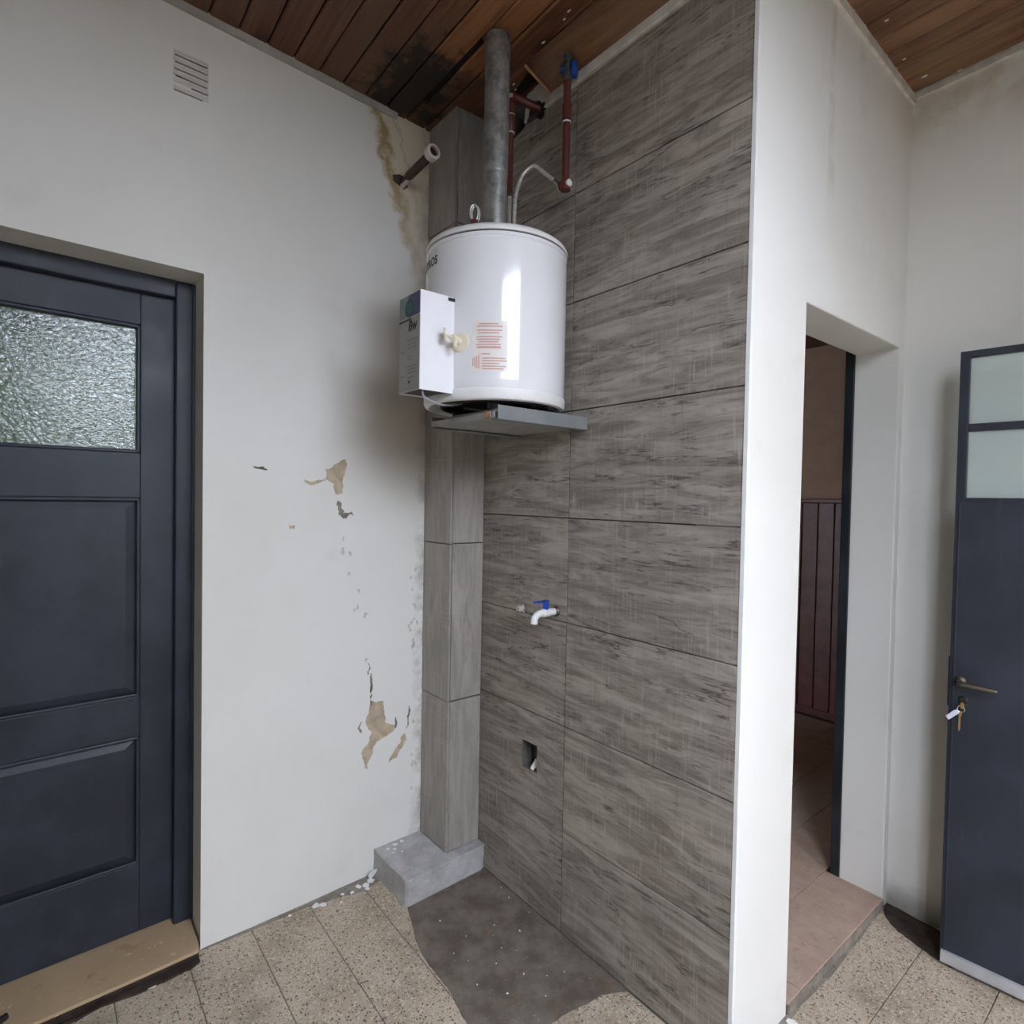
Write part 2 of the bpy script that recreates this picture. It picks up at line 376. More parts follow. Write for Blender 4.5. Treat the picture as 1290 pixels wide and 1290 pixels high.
def galv(name, col, rough):
    m, nt, b = new_mat(name); g = G(nt); p = g.obj()
    v = g.n('ShaderNodeTexVoronoi'); v.inputs['Scale'].default_value = 45; nt.links.new(g.scale(p, (1, 1, .6)), v.inputs['Vector'])
    n1 = g.noise(p, 22, 5, .7)
    c = g.mix(g.ramp(n1, .35, .68), tuple(v_*.45 for v_ in col), col)
    c = g.mix(g.math('MULTIPLY', g.sep(v.outputs['Color'])[0], .35), c, tuple(min(1, v_*1.35) for v_ in col))
    nt.links.new(c, b.inputs['Base Color']); b.inputs['Metallic'].default_value = .55
    nt.links.new(g.ramp(n1, .3, .7, rough+.15, rough-.08), b.inputs['Roughness'])
    return m
M_GALV = galv('galvanised', (.40, .41, .39), .42)
M_SHELF = simple('grey_shelf_paint', (.19, .20, .20), .42, metal=.0, var=.12, vscale=10)
M_SHELFP = simple('grey_board', (.34, .33, .31), .7, var=.12)
M_RUST = simple('rusty_wood', (.45, .26, .16), .8, var=.4, vscale=60)
M_BROWN = simple('brown_pipe', (.115, .030, .024), .38, var=.18, vscale=30)
M_BROWND = simple('dark_brown_pipe', (.045, .018, .014), .45, var=.2)
M_WPL = simple('white_pvc', (.80, .79, .77), .4, var=.03)
M_PINK = simple('pinkish_pvc', (.62, .53, .48), .5, var=.05)
M_BLUE = simple('blue_plastic', (.010, .055, .36), .35, var=.1)
M_BLUED = simple('dark_blue_plastic', (.008, .03, .13), .4, var=.1)
M_STEEL = simple('braided_steel', (.56, .55, .51), .35, metal=.35, var=.2, vscale=80)
M_CHROME = simple('chrome', (.62, .62, .60), .2, metal=1, var=.08)
M_BRASS = simple('brass', (.62, .42, .16), .32, metal=.9, var=.15)
M_BRONZE = simple('aged_bronze', (.13, .115, .085), .4, metal=.7, var=.2)
M_ALU = simple('aluminium', (.55, .56, .58), .38, metal=.6, var=.1)
M_TAG = simple('lilac_tag', (.70, .70, .82), .4, var=.03)
M_WHITE = simple('white_paint', (.80, .80, .77), .7, var=.04)
M_TRIM = simple('dirty_white_trim', (.66, .63, .55), .7, var=.15, vscale=18)
M_GREYTR = simple('grey_trim', (.36, .34, .30), .6, var=.15)
M_GRASS = simple('yard_green', (.10, .20, .05), .9, var=.5, vscale=3)
M_HEDGE = simple('hedge_green', (.055, .085, .045), .8, var=.6, vscale=8, bump=.6)
M_PATIO = simple('patio_concrete', (.20, .18, .15), .9, var=.1)

# ------------------------------------------------------------------ dimensions
W, D_, Q, PP, XT = 1.2443, 1.0122, 0.148, 0.1932, 0.6478
E1, E2, ZD2, TH = 0.2831, 0.9713, 1.9348, 0.1418
Y1, ZD1 = -0.9234, 2.0529
YF, TOP = -3.0, 3.0
def cz(x, y): return 2.788 + .0198*x - .0214*y
ROWS = [0.004, .334, .672, 1.006, 1.340, 1.678, 2.017, 2.355, 2.692]

# ------------------------------------------------------------------ walls
bm = NB()   # left wall with the door opening (y -1.76 .. Y1)
box(bm, -.30, 0, Y1, .14, -.1, TOP); box(bm, -.30, 0, -1.76, Y1, ZD1, TOP); box(bm, -.30, 0, YF, -1.76, -.1, TOP)
bmesh.ops.remove_doubles(bm, verts=bm.verts, dist=1e-5)
wall_left = mk('wall_left', bm, M_PLA, shear=True, label='white plastered wall with peeling patches around the dark panelled door', cat='wall', kind='structure')
# wall behind the tiles: grout-coloured face with a box hole and a ragged hole at the top
bm = NB()
box(bm, -.15, W-TH, .055, .14, -.1, TOP)
xs = [0, .325, .442, .50, .52, W-TH]; zs = [-.1, .47, .565, 2.67, 2.76, TOP]
for i in range(5):
    for j in range(5):
        if (xs[i], zs[j]) in ((.442, .47), (.50, .47)) : continue
        if j == 3 and 1 <= i <= 2: continue
        box(bm, xs[i], xs[i+1], .008, .055, zs[j], zs[j+1])
wall_back = mk('wall_back', bm, [M_GROUT], label='back wall clad in grey wood-look tiles behind the water heater', cat='wall', kind='structure')
bm = NB()
prism(bm, [(.0095, -.1), (E1, -.1), (E1, ZD2), (E2, ZD2), (E2, -.1), (2.7, -.1), (2.7, TOP), (.0095, TOP)], lambda y, z: (W-TH, y, z), lambda y, z: (W, y, z))
wall_return = mk('wall_return', bm, M_PLC, bevel=.004, label='bright white return wall around the open inner doorway', cat='wall', kind='structure')
bm = NB(); box(bm, W-.01, EX+.15, D_, D_+.15, -.1, TOP)
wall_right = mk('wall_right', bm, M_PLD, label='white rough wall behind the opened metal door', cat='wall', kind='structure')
bm = NB()
ys = [YF, WO[0], WO[1], DO[0], DO[1], D_+.02]
box(bm, EX, EX+.15, ys[0], ys[1], -.1, TOP); box(bm, EX, EX+.15, ys[1], ys[2], -.1, WO[2]); box(bm, EX, EX+.15, ys[1], ys[2], WO[3], TOP)
box(bm, EX, EX+.15, ys[2], ys[3], -.1, TOP); box(bm, EX, EX+.15, ys[3], ys[4], DO[3], TOP); box(bm, EX, EX+.15, ys[4], ys[5], -.1, TOP)
mk('wall_window', bm, M_PL, label='white outer wall with window and doorway opposite the heater', cat='wall', kind='structure')
bm = NB(); box(bm, -.3, EX+.15, YF-.15, YF, -.1, TOP)
mk('wall_front', bm, M_PL, label='white wall closing the room opposite the tiled wall', cat='wall', kind='structure')

# peeled places on the left wall: bare plaster with ragged edges, a hair proud of the wall plane
def patch(poly, seed, amp=.22, mat=M_BARE, sub=3, t=.0008):
    bm = NB(); pl = jag(poly, amp, sub, seed)
    prism(bm, pl, lambda y, z: (-.001, y, z), lambda y, z: (t, y, z))
    return mk('bare_plaster_patch', bm, mat, wall_left, shear=True)
patch([(-.545, 1.49), (-.50, 1.512), (-.468, 1.526), (-.470, 1.49), (-.480, 1.44), (-.484, 1.405), (-.505, 1.400), (-.512, 1.44), (-.543, 1.455)], 1, .16)
patch([(-.545, 1.458), (-.57, 1.45), (-.615, 1.452), (-.612, 1.441), (-.57, 1.437), (-.54, 1.445)], 2, .2)
patch([(-.363, .650), (-.312, .637), (-.305, .56), (-.262, .535), (-.265, .522), (-.318, .50), (-.362, .442), (-.372, .40), (-.385, .41), (-.398, .462), (-.358, .535)], 3, .18)
patch([(-.204, .60), (-.196, .575), (-.205, .52), (-.215, .51), (-.213, .56)], 4, .2, M_SMEAR)
patch([(-.223, .498), (-.215, .48), (-.243, .43), (-.285, .398), (-.27, .43), (-.24, .46)], 5, .2)
patch([(-.50, 1.385), (-.485, 1.36), (-.478, 1.335), (-.445, 1.342), (-.437, 1.328), (-.47, 1.318), (-.492, 1.33), (-.497, 1.36)], 6, .3, M_SMEAR)
patch([(-.78, 1.488), (-.755, 1.486), (-.735, 1.479), (-.74, 1.475), (-.775, 1.481)], 7, .3, M_SMEAR)
patch([(-.665, 1.300), (-.65, 1.298), (-.648, 1.285), (-.662, 1.284)], 8, .3)
for k in range(9):
    t = rnd.random(); y = -.475 + .11*t + rnd.uniform(-.02, .02); z = 1.28 - .50*t + rnd.uniform(-.015, .015); s = rnd.uniform(.004, .010)
    patch([(y-s, z), (y, z+s*1.6), (y+s*.8, z), (y, z-s*1.6)], 20+k, .5, M_CHIP, 3)
for k in range(16):
    t = rnd.random(); y = -.17 - .035*rnd.random(); z = .25 + 1.0*t; s = rnd.uniform(.003, .008)
    patch([(y-s, z), (y, z+s*1.8), (y+s*.8, z), (y, z-s*1.8)], 50+k, .5, M_CHIP, 3)
# raised lip of lifting paint along the crack between the peeled patches
for k, (y, z) in enumerate([(-.365, .70), (-.362, .73), (-.375, .77), (-.36, .655), (-.40, .56), (-.26, .545)]):
    patch([(y-.003, z-.02), (y+.003, z-.02), (y+.002, z+.02), (y-.002, z+.02)], 80+k, .3, M_SMEAR, 2)

# wall tiles
SHARED = {}
def tile_mesh(key, sx, sy, sz, mat, ch=.0012):
    if key in SHARED: return SHARED[key]
    bm = NB(); v = box(bm, -sx/2, sx/2, -sy/2, sy/2, -sz/2, sz/2)
    bmesh.ops.bevel(bm, geom=list(bm.edges), offset=ch, segments=1, affect='EDGES')
    bmesh.ops.recalc_face_normals(bm, faces=bm.faces)
    me = bpy.data.meshes.new('tile'); bm.to_mesh(me); bm.free(); me.materials.append(mat); SHARED[key] = me
    return me
GAP = .0016
def tile_front(x0, x1, z0, z1):   # tile on the back wall, front at y=0
    sx, sz = x1-x0-GAP*2, z1-z0-GAP*2
    me = tile_mesh(('B', round(sx, 3), round(sz, 3)), sx, .009, sz, M_TILE)
    return link_mesh('wall_tile', me, None, wall_back, ((x0+x1)/2, .0045 + rnd.uniform(-.0006, .0004), (z0+z1)/2))
for j in range(8):
    for c_, (x0, x1) in enumerate(((PP-.02, XT), (XT, W-.009))):
        if c_ == 0 and j in (1, 7): continue
        tile_front(x0, x1, ROWS[j], ROWS[j+1])
bm = NB()   # the tile with the cut-out for the electrical box
x0, x1, z0, z1 = PP-.02+GAP, XT-GAP, ROWS[1]+GAP, ROWS[2]-GAP
def xz(poly, y0, y1):
    b = NB(); prism(b, poly, lambda a, c: (a, y0, c), lambda a, c: (a, y1, c)); return b
for q in ((x0, .442, z0, z1), (.52, x1, z0, z1), (.442, .52, z0, .471), (.442, .52, .565, z1)): box(bm, q[0], q[1], 0, .009, q[2], q[3])
bmesh.ops.remove_doubles(bm, verts=bm.verts, dist=1e-5)
mk('wall_tile', bm, M_TILE, wall_back)
ztop = ROWS[8]-GAP; zb = ROWS[7]+GAP   # broken tile under the pipe hole
mk('wall_tile', xz([(x0, zb), (x1, zb), (x1, ztop), (.56, ztop), (.52, ztop-.004), (.495, 2.690), (.47, 2.683), (.43, 2.682), (.405, 2.700-.012), (.37, 2.676), (.345, 2.670), (.325, 2.668), (.30, ztop), (x0, ztop)], 0, .009), M_TILE, wall_back)
# pillar boxed out of the corner, clad with upright tiles
bm = NB(); box(bm, -.01, PP-.009, -Q+.009, .03, .09, cz(.1, 0)+.05)
pillar = mk('wall_pillar', bm, M_GROUT, label='narrow tiled duct pillar in the corner behind the heater', cat='pillar', kind='structure')
PZ = [.094, .650, 1.228, 1.806, 2.384, 2.80]
for j in range(5):
    z0, z1 = PZ[j], PZ[j+1]; sx = PP-.006-GAP; sz = z1-z0-GAP*2
    me = tile_mesh(('PF', round(sz, 3)), sx, .009, sz, M_TILEV)
    link_mesh('wall_tile', me, None, pillar, (.006+sx/2, -Q+.0045+rnd.uniform(-.0008, .0004), (z0+z1)/2))
    sy = Q-.010-GAP; z0b = z0+(.006 if j else 0); me = tile_mesh(('PS', round(sz, 3)), .009, sy, sz, M_TILEV)
    link_mesh('wall_tile', me, None, pillar, (PP-.0045+rnd.uniform(-.0004, .0008), -Q+.010+sy/2, (z0b+z1)/2))
# trims at the ceiling and the tile edge
bm = NB(); 
prism(bm, [(YF, 0), (-.29, 0), (-.29, 1), (YF, 1)], lambda y, t: (0, y, cz(0, y)-.020+.022*t), lambda y, t: (.008+.006*t, y, cz(0, y)-.020+.022*t))
mk('trim_1', bm, M_GREYTR, shear=True, label='thin grey strip between the left wall and the wooden ceiling', cat='trim', kind='structure')
bm = NB(); prism(bm, [(.50, 2.693), (W-.002, 2.693), (W-.002, 2.722), (.545, 2.722)], lambda x, z: (x, .010, z), lambda x, z: (x, -.010, z))
mk('trim_2', bm, M_TRIM, bevel=.002, label='white plaster strip along the top of the tiled wall', cat='trim', kind='structure')
bm = NB(); prism(bm, jag([(.39, 2.70), (.405, 2.79), (.50, 2.79), (.548, 2.722), (.51, 2.700), (.49, 2.715), (.47, 2.735), (.43, 2.755), (.41, 2.74)], .08, 2, 5), lambda x, z: (x, .010, z), lambda x, z: (x, .001, z))
mk('broken_plaster', bm, M_TRIM, wall_back)
bm = NB(); prism(bm, [(0, 0), (D_, 0), (D_, 1), (0, 1)], lambda y, t: (W-.003, y, cz(W, y)-.030+.044*t), lambda y, t: (W+.010, y, cz(W, y)-.030+.044*t))
mk('trim_3', bm, M_TRIM, label='dirty white moulding on top of the return wall', cat='trim', kind='structure')
bm = NB(); prism(bm, [(W, 0), (EX, 0), (EX, 1), (W, 1)], lambda x, t: (x, D_+.002, cz(x, D_)-.014+.028*t), lambda x, t: (x, D_-.008, cz(x, D_)-.014+.028*t))
mk('trim_4', bm, M_TRIM, label='white strip under the ceiling on the wall behind the metal door', cat='trim', kind='structure')
bm = NB(); box(bm, W-.009, W+.0015, -.0015, .010, 0, 2.80)
mk('trim_5', bm, M_WHITE, label='white edge bead where the tiles meet the return wall', cat='trim', kind='structure')

# ------------------------------------------------------------------ floor
bm = NB(); box(bm, -.3, EX+.15, YF, D_+.02, -.12, -.004)
floor = mk('floor', bm, M_SMEAR, label='speckled terrazzo tile floor with a dark cement patch', cat='floor', kind='structure')
XJ = [-.145 + .1925*k for k in range(0, 15)]; YJ = [-1.147 + .185*k for k in range(-7, 13)]
def ftile(x0, x1, y0, y1, par=None, mat=None, z=0.0, nm='floor_tile'):
    if x1-x0 < .02 or y1-y0 < .02: return
    sx, sy = x1-x0-.0024, y1-y0-.0024
    me = tile_mesh(('F', round(sx, 3), round(sy, 3), (mat or M_TERR).name), sx, sy, .006, mat or M_TERR)
    return link_mesh(nm, me, None, par or floor, ((x0+x1)/2, (y0+y1)/2, z-.003+rnd.uniform(-.0006, .0002)))
for i in range(len(XJ)-1):
    for j in range(len(YJ)-1):
        x0, x1, y0, y1 = max(XJ[i], .0), min(XJ[i+1], EX), YJ[j], min(YJ[j+1], D_)
        if y0 >= -.03 and x1 <= W+.02: continue
        if y1 > .01 and y0 < .01 and x0 < W: y1 = .0
        if y0 > .0: x0 = max(x0, W)
        if x0 < .1: x0 = max(x0, .0)
        ftile(x0, x1, y0, y1)
bm = NB(); box(bm, 0, EX, YF, YJ[0], -.006, -.0005)
mk('floor_field', bm, M_TERR, floor)
bm = NB()
prism(bm, jag([(.236, -.330), (.31, -.352), (.406, -.385), (.535, -.400), (.652, -.408), (.77, -.42), (.87, -.245), (.875, -.17), (.89, -.07), (.93, .006), (.62, .006), (.225, .006)], .05, 3, 9), lambda x, y: (x, y, -.003), lambda x, y: (x, y, .0022))
mk('cement_patch', bm, M_CEM, floor, label='dark grey cement patch with rust stains')
bm = NB(); prism(bm, jag([(.006, -.92), (.016, -.75), (.020, -.60), (.045, -.48), (.065, -.42), (.05, -.33), (-.004, -.33), (-.004, -.92)], .022, 3, 4), lambda x, y: (x-SH*y, y, -.003), lambda x, y: (x-SH*y, y, .0012))
mk('mortar_smear', bm, M_SMEAR, floor)
bm = NB(); prism(bm, jag([(W, .985), (1.27, .93), (1.33, .885), (1.40, .86), (1.47, .845), (1.60, .93), (1.60, 1.02), (W, 1.02)], .08, 3, 4), lambda x, y: (x, y, -.003), lambda x, y: (x, y, .0012))
mk('damp_mortar', bm, M_SOIL, floor, label='dark damp mortar along the wall foot')
bm = NB(); prism(bm, jag([(W, .20), (1.270, .22), (1.255, .35), (1.258, .7), (1.253, .98), (W, .98)], .03, 3, 8), lambda x, y: (x, y, -.003), lambda x, y: (x, y, .0012))
mk('mortar_smear', bm, M_SMEAR, floor)
# concrete plinth under the pillar
bm = NB()
prism(bm, [(-.01, -.345), (.235, -.338), (.247, -.330), (.236, -.02), (.225, .008), (-.01, .008)], lambda x, y: (x, y, -.003), lambda x, y: (x, y, .092))
bmesh.ops.subdivide_edges(bm, edges=bm.edges[:], cuts=5, use_grid_fill=True)
for v in bm.verts:
    n = noise.noise_vector(v.co*18)*.0035
    if v.co.z > .01: v.co += n
mk('concrete_plinth', bm, M_PLINTH, bevel=.006, seg=2, label='rough concrete plinth under the tiled corner pillar', cat='plinth', kind='structure')

# ------------------------------------------------------------------ ceiling
bm = NB(); prism(bm, [(-.3, YF-.15), (EX+.15, YF-.15), (EX+.15, D_+.15), (-.3, D_+.15)], lambda x, y: (x, y, cz(x, y)+.016), lambda x, y: (x, y, cz(x, y)+.12))
ceiling = mk('ceiling', bm, M_DARK, label='stained wooden plank ceiling with mildew near the flue', cat='ceiling', kind='structure')
def plank(poly, dz=0.0):
    bm = NB(); e = rnd.uniform(-.0012, .0012)
    prism(bm, poly, lambda x, y: (x, y, cz(x, y)+dz+e), lambda x, y: (x, y, cz(x, y)+.012+dz+e))
    return mk('ceiling_plank', bm, M_WOOD, ceiling, bevel=.0035, seg=1)
PJ = [-.831 + .083*k for k in range(-27, 23)]
for y0 in PJ:
    y1 = min(y0+.083-.0042, D_)
    if y0 > D_-.02: continue
    if y0 < YF: continue
    xa = 0.0 if y0 < -.02 else W
    if y0 < .0 < y1: y1 = .0
    if abs(y0+.250) < .004:    # board cut back beside the flue
        plank([(xa, y0), (.135, y0), (.142, y0+.020), (.475, y0+.018), (.485, y0), (EX, y0), (EX, y1), (xa, y1)])
    elif y0 > -.09 and y0 < 0.001:
        plank([(.0, y0), (EX, y0), (EX, y1), (.51, y1), (.48, y0+.03), (.38, y0+.05), (.34, y1), (0, y1)])
    else: plank([(xa, y0), (EX, y0), (EX, y1), (xa, y1)])
# slanting cover board between the boards and the tiled wall, sawn off beside the pipe hole
bm = NB()
prism(bm, [(.535, 0), (W, 0), (W, 1), (.495, 1)], lambda x, t: (x, -.004-.082*t, 2.722+.082*t-.001), lambda x, t: (x, .004-.082*t+.004, 2.732+.082*t+.002))
mk('ceiling_plank', bm, M_WOOD, ceiling, bevel=.001, seg=1)
bm = NB(); tube(bm, [(.497, -.088, 2.795), (.510, -.05, 2.764), (.533, -.008, 2.722)], .005, 6)
mk('sawn_board_end', bm, simple('raw_wood', (.42, .22, .10), .7, var=.2), ceiling)
# loose plaster crumbs stuck to the boards
for k, (x, y) in enumerate([(1.30, .60), (1.285, .80), (1.30, .93), (1.38, .985), (.60, -.10), (.70, -.11), (.73, -.12), (.39, -.04), (.405, -.06)]):
    bm = NB(); s = rnd.uniform(.003, .0075); bmesh.ops.create_icosphere(bm, subdivisions=2, radius=s)
    for v in bm.verts: v.co = Vector((v.co.x*1.4, v.co.y*.7, v.co.z*.5)) * (1+.5*noise.noise(v.co*160+Vector((k, 0, 0)))) + Vector((x, y, cz(x, y)-.001))
    mk('plaster_crumb', bm, M_WHITE, ceiling)

# ------------------------------------------------------------------ door 1 (dark panelled door in the left wall)
door1 = empty('door_1', (-.15, -1.35, 0), 'dark slate blue panelled wooden door with a hammered glass pane', 'door', kind='structure')
F0, L0 = -.120, -.152       # frame face, leaf face (offset from the wall plane)
YR = -.970; YL = -1.712
bm = NB()
for (ya, yb, za, zb) in ((-.977, Y1+.004, .03, ZD1), (-1.765, -1.705, .03, ZD1), (-1.705, -.977, 2.000, ZD1+.003)): box(bm, F0-.09, F0, ya, yb, za, zb)
mk('door_frame', bm, M_DOOR, door1, shear=True, bevel=.004)
bm = NB(); box(bm, F0-.02, F0+.006, -.9335, Y1+.002, .03, ZD1-.004)
mk('frame_bead', bm, M_DOOR, door1, shear=True, bevel=.003)
leaf = []
def dpart(name, ya, yb, za, zb, xa=L0-.036, xb=L0, bev=.002, mat=None):
    bm = NB(); box(bm, xa, xb, ya, yb, za, zb); return mk(name, bm, mat or M_DOOR, door1, shear=True, bevel=bev)
dpart('stile', -1.066, YR, .036, 2.004); dpart('stile', YL, -1.616, .036, 2.004)
for za, zb in ((1.906, 2.004), (1.381, 1.517), (.647, .771), (.036, .250)): dpart('rail', -1.616, -1.066, za, zb)
def panel(za, zb):
    bm = NB(); box(bm, L0-.028, L0-.014, -1.616, -1.066, za, zb)
    ya, yb = -1.613, -1.069; i = .034     # fielded panel with sloping margins
    v = [bm.verts.new((L0-.0135, a, b)) for a, b in ((ya, za+.003), (yb, za+.003), (yb, zb-.003), (ya, zb-.003))]
    w_ = [bm.verts.new((L0-.003, a, b)) for a, b in ((ya+i, za+i), (yb-i, za+i), (yb-i, zb-i), (ya+i, zb-i))]
    bm.faces.new(w_)
    for k in range(4): bm.faces.new((v[k], v[(k+1) % 4], w_[(k+1) % 4], w_[k]))
    mk('panel', bm, M_DOOR, door1, shear=True)
    for (a, b, c, d) in ((-1.616, -1.066, za, za+.010), (-1.616, -1.066, zb-.010, zb), (-1.076, -1.066, za, zb), (-1.616, -1.606, za, zb)):
        dpart('panel_moulding', a, b, c, d, L0-.012, L0+.003, .003)
panel(.771, 1.381); panel(.250, .647)
for (a, b, c, d) in ((-1.616, -1.066, 1.517, 1.527), (-1.616, -1.066, 1.896, 1.906), (-1.076, -1.066, 1.517, 1.906), (-1.616, -1.606, 1.517, 1.906)):
    dpart('glazing_bead', a, b, c, d, L0-.026, L0-.002, .003)
dpart('glass_pane', -1.612, -1.070, 1.520, 1.903, L0-.024, L0-.020, 0, M_GLASS1)
# stone sill of door 1
bm = NB(); prism(bm, jag([(-.25, -1.76), (.040, -1.76), (.043, -1.30), (.040, Y1-.012), (.004, Y1-.006), (-.25, Y1-.001)], .004, 2, 2), lambda x, y: (x, y, .020), lambda x, y: (x, y, .030))
mk('door_sill', bm, M_MARBLE, shear=True, bevel=.003, label='yellowish stone sill under the dark panelled door', cat='sill', kind='structure')
bm = NB(); box(bm, -.25, .034, -1.76, Y1-.010, -.003, .020); mk('sill_bedding', bm, M_SOIL, floor, shear=True)
bm = NB(); prism(bm, jag([(.036, -1.76), (.062, -1.76), (.070, -1.35), (.058, -1.15), (.066, -1.0), (.052, Y1-.01), (.036, Y1-.01)], .09, 3, 6), lambda x, y: (x, y, -.003), lambda x, y: (x, y, .006))
mk('mortar_smear', bm, M_SOIL, floor, shear=True)
# black end of a cable or strap lying on the sill
bm = NB(); tube(bm, spline([(.068, -1.465, .040), (.050, -1.42, .041), (.020, -1.372, .040)], 5), .0085, 10)
mk('cable_end', bm, simple('black_rubber', (.014, .013, .014), .4), smooth=True, label='blunt end of a thick black cable lying on the stone sill', cat='cable')

# ------------------------------------------------------------------ inner doorway, step and hall beyond
door2 = empty('door_2', (1.08, .63, 0.03), 'dark painted jambs of the inner doorway in the return wall', 'door frame', kind='structure')
bm = NB(); box(bm, W-TH-.030, W-TH+.002, E2-.004, E2+.03, .035, 1.99); mk('jamb', bm, M_FRAME2, door2, bevel=.003)
bm = NB(); box(bm, W-TH-.055, W-TH-.002, E1-.03, E1+.012, .035, 1.99); mk('jamb', bm, M_FRAME2, door2, bevel=.003)
bm = NB(); box(bm, -.55, W-TH, .14, 2.6, -.05, .027); box(bm, W-TH, W+.001, E1, E2, -.05, .027)
hall_floor = mk('floor_hall', bm, M_GROUT, label='raised pinkish tile floor of the dim hall behind the inner doorway', cat='floor', kind='structure')
HX = [1.249, 1.055] + [1.055-.197*k for k in range(1, 9)]; HY = [.161+.197*k for k in range(0, 13)]
for i in range(len(HX)-1):
    for j in range(len(HY)-1):
        x0, x1, y0, y1 = HX[i+1], HX[i], HY[j], min(HY[j+1], 2.578)
        if i == 0:
            y0, y1 = max(y0, E1), min(y1, E2)
            if y1-y0 < .02: continue
        ftile(x0, x1, y0, y1, hall_floor, M_STEP if x1 > 1.0 else M_HTILE, .035)
bm = NB(); box(bm, W-.004, W+.006, E1+.002, E2, -.002, .030); mk('step_riser', bm, M_SMEAR, hall_floor)
bm = NB(); box(bm, -.7, W-TH, 2.595, 2.75, -.05, 2.6)
hall_wall = mk('wall_hall', bm, M_HWALL, label='dim brown hall wall with dark wooden wainscot boards', cat='wall', kind='structure')
bx = -.5
while bx < W-TH-.01:
    bm = NB(); box(bm, bx+.0015, min(bx+.098, W-TH), 2.583, 2.597, .035, 1.405); mk('wainscot_board', bm, M_WAIN, hall_wall, bevel=.004, seg=1); bx += .0995
bm = NB(); box(bm, -.55, W-TH, 2.575, 2.597, 1.405, 1.432); mk('wainscot_rail', bm, M_WAIN, hall_wall, bevel=.004)
bm = NB(); box(bm, -.55, W-TH, 2.575, 2.5975, .035, .075); mk('wainscot_base', bm, M_WAIN, hall_wall, bevel=.004)
bm = NB(); box(bm, -.70, -.55, .14, HO[0], -.05, 2.6); box(bm, -.70, -.55, HO[1], 2.75, -.05, 2.6); box(bm, -.70, -.55, HO[0], HO[1], -.05, HO[2]); box(bm, -.70, -.55, HO[0], HO[1], HO[3], 2.6)
mk('wall_hall_side', bm, M_HWALL, label='dim side wall of the hall beyond the inner doorway', cat='wall', kind='structure')
bm = NB(); box(bm, -.7, W-TH, .14, 2.75, 2.41, 2.55)
mk('ceiling_hall', bm, M_WAIN, label='dark wooden ceiling of the hall beyond the inner doorway', cat='ceiling', kind='structure')

# ------------------------------------------------------------------ door 3 (steel leaf swung open against the right wall)
LX, LY = 1.444, .846; LW = .80; ANG = math.atan2(.065, .75)
door3 = empty('door_3', (LX, LY, .012), 'dark slate blue steel door standing open with two pale panes', 'door', kind='structure')
door3.rotation_euler = (0, 0, ANG)
def lp(name, bm, mat, bevel=.0015, smooth=False, parent=None):
    o = mk(name, bm, mat, None, smooth=smooth, bevel=bevel)
    o.parent = parent or door3
    return o
def lbox(name, a, b, c, d, e, f, mat=M_LEAF, bevel=.0015):
    bm = NB(); box(bm, a, b, c, d, e, f); return lp(name, bm, mat, bevel)
lbox('stile', 0, .024, 0, .034, 0.0, 1.851); lbox('stile', LW-.024, LW, 0, .034, 0, 1.851)
lbox('top_rail', .024, LW-.024, 0, .034, 1.832, 1.851); lbox('glazing_bar', .024, LW-.024, .002, .032, 1.612, 1.634); lbox('middle_rail', .024, LW-.024, 0, .034, 1.396, 1.414); lbox('bottom_rail', .024, LW-.024, 0, .034, 0, .03)
lbox('steel_panel', .010, LW-.010, -.002, .006, .03, 1.398, M_LEAF, .001)
lbox('panel_edge_fold', .009, .0135, -.0045, .0, .03, 1.398, M_LEAF, .001)
for za, zb in ((1.414, 1.612), (1.634, 1.832)): lbox('glass_pane', .024, LW-.024, .015, .019, za, zb, M_GLASS3, 0)
bm = NB(); prism(bm, [(0, .034), (-.010, .030), (-.016, .006), (-.016, .0), (0, .0)], lambda y, z: (.004, y, z), lambda y, z: (LW, y, z)); lp('drip_bar', bm, M_ALU, .001)
lbox('lock_plate', -.004, .002, .006, .028, .78, .93, M_BLACK, .001)
hd = NB(); lathe(hd, [(.013, 0), (.015, .004), (.012, .008), (.008, .010), (.007, .040)], (.027, 0, .864), (0, -1, 0), 20); ho = lp('handle_rose', hd, M_BRONZE, 0, True)
hd = NB(); tube(hd, spline([(.027, -.036, .864), (.045, -.042, .8635), (.08, -.041, .862), (.118, -.038, .860)], 5), [.0085]*5+[.0075]*10+[.0065], 12); lp('handle_lever', hd, M_BRONZE, 0, True)
hd = NB(); lathe(hd, [(.0, .006), (.009, .006), (.012, .003), (.013, 0)], (.036, 0, .808), (0, -1, 0), 20); lp('keyhole_rose', hd, M_BLACK, 0, True)
for z in (.35, 1.0, 1.62):
    bm = NB(); tube(bm, [(LW+.008, .017, z), (LW+.008, .017, z+.09)], .008, 10); lp('hinge', bm, M_LEAF, 0, True)
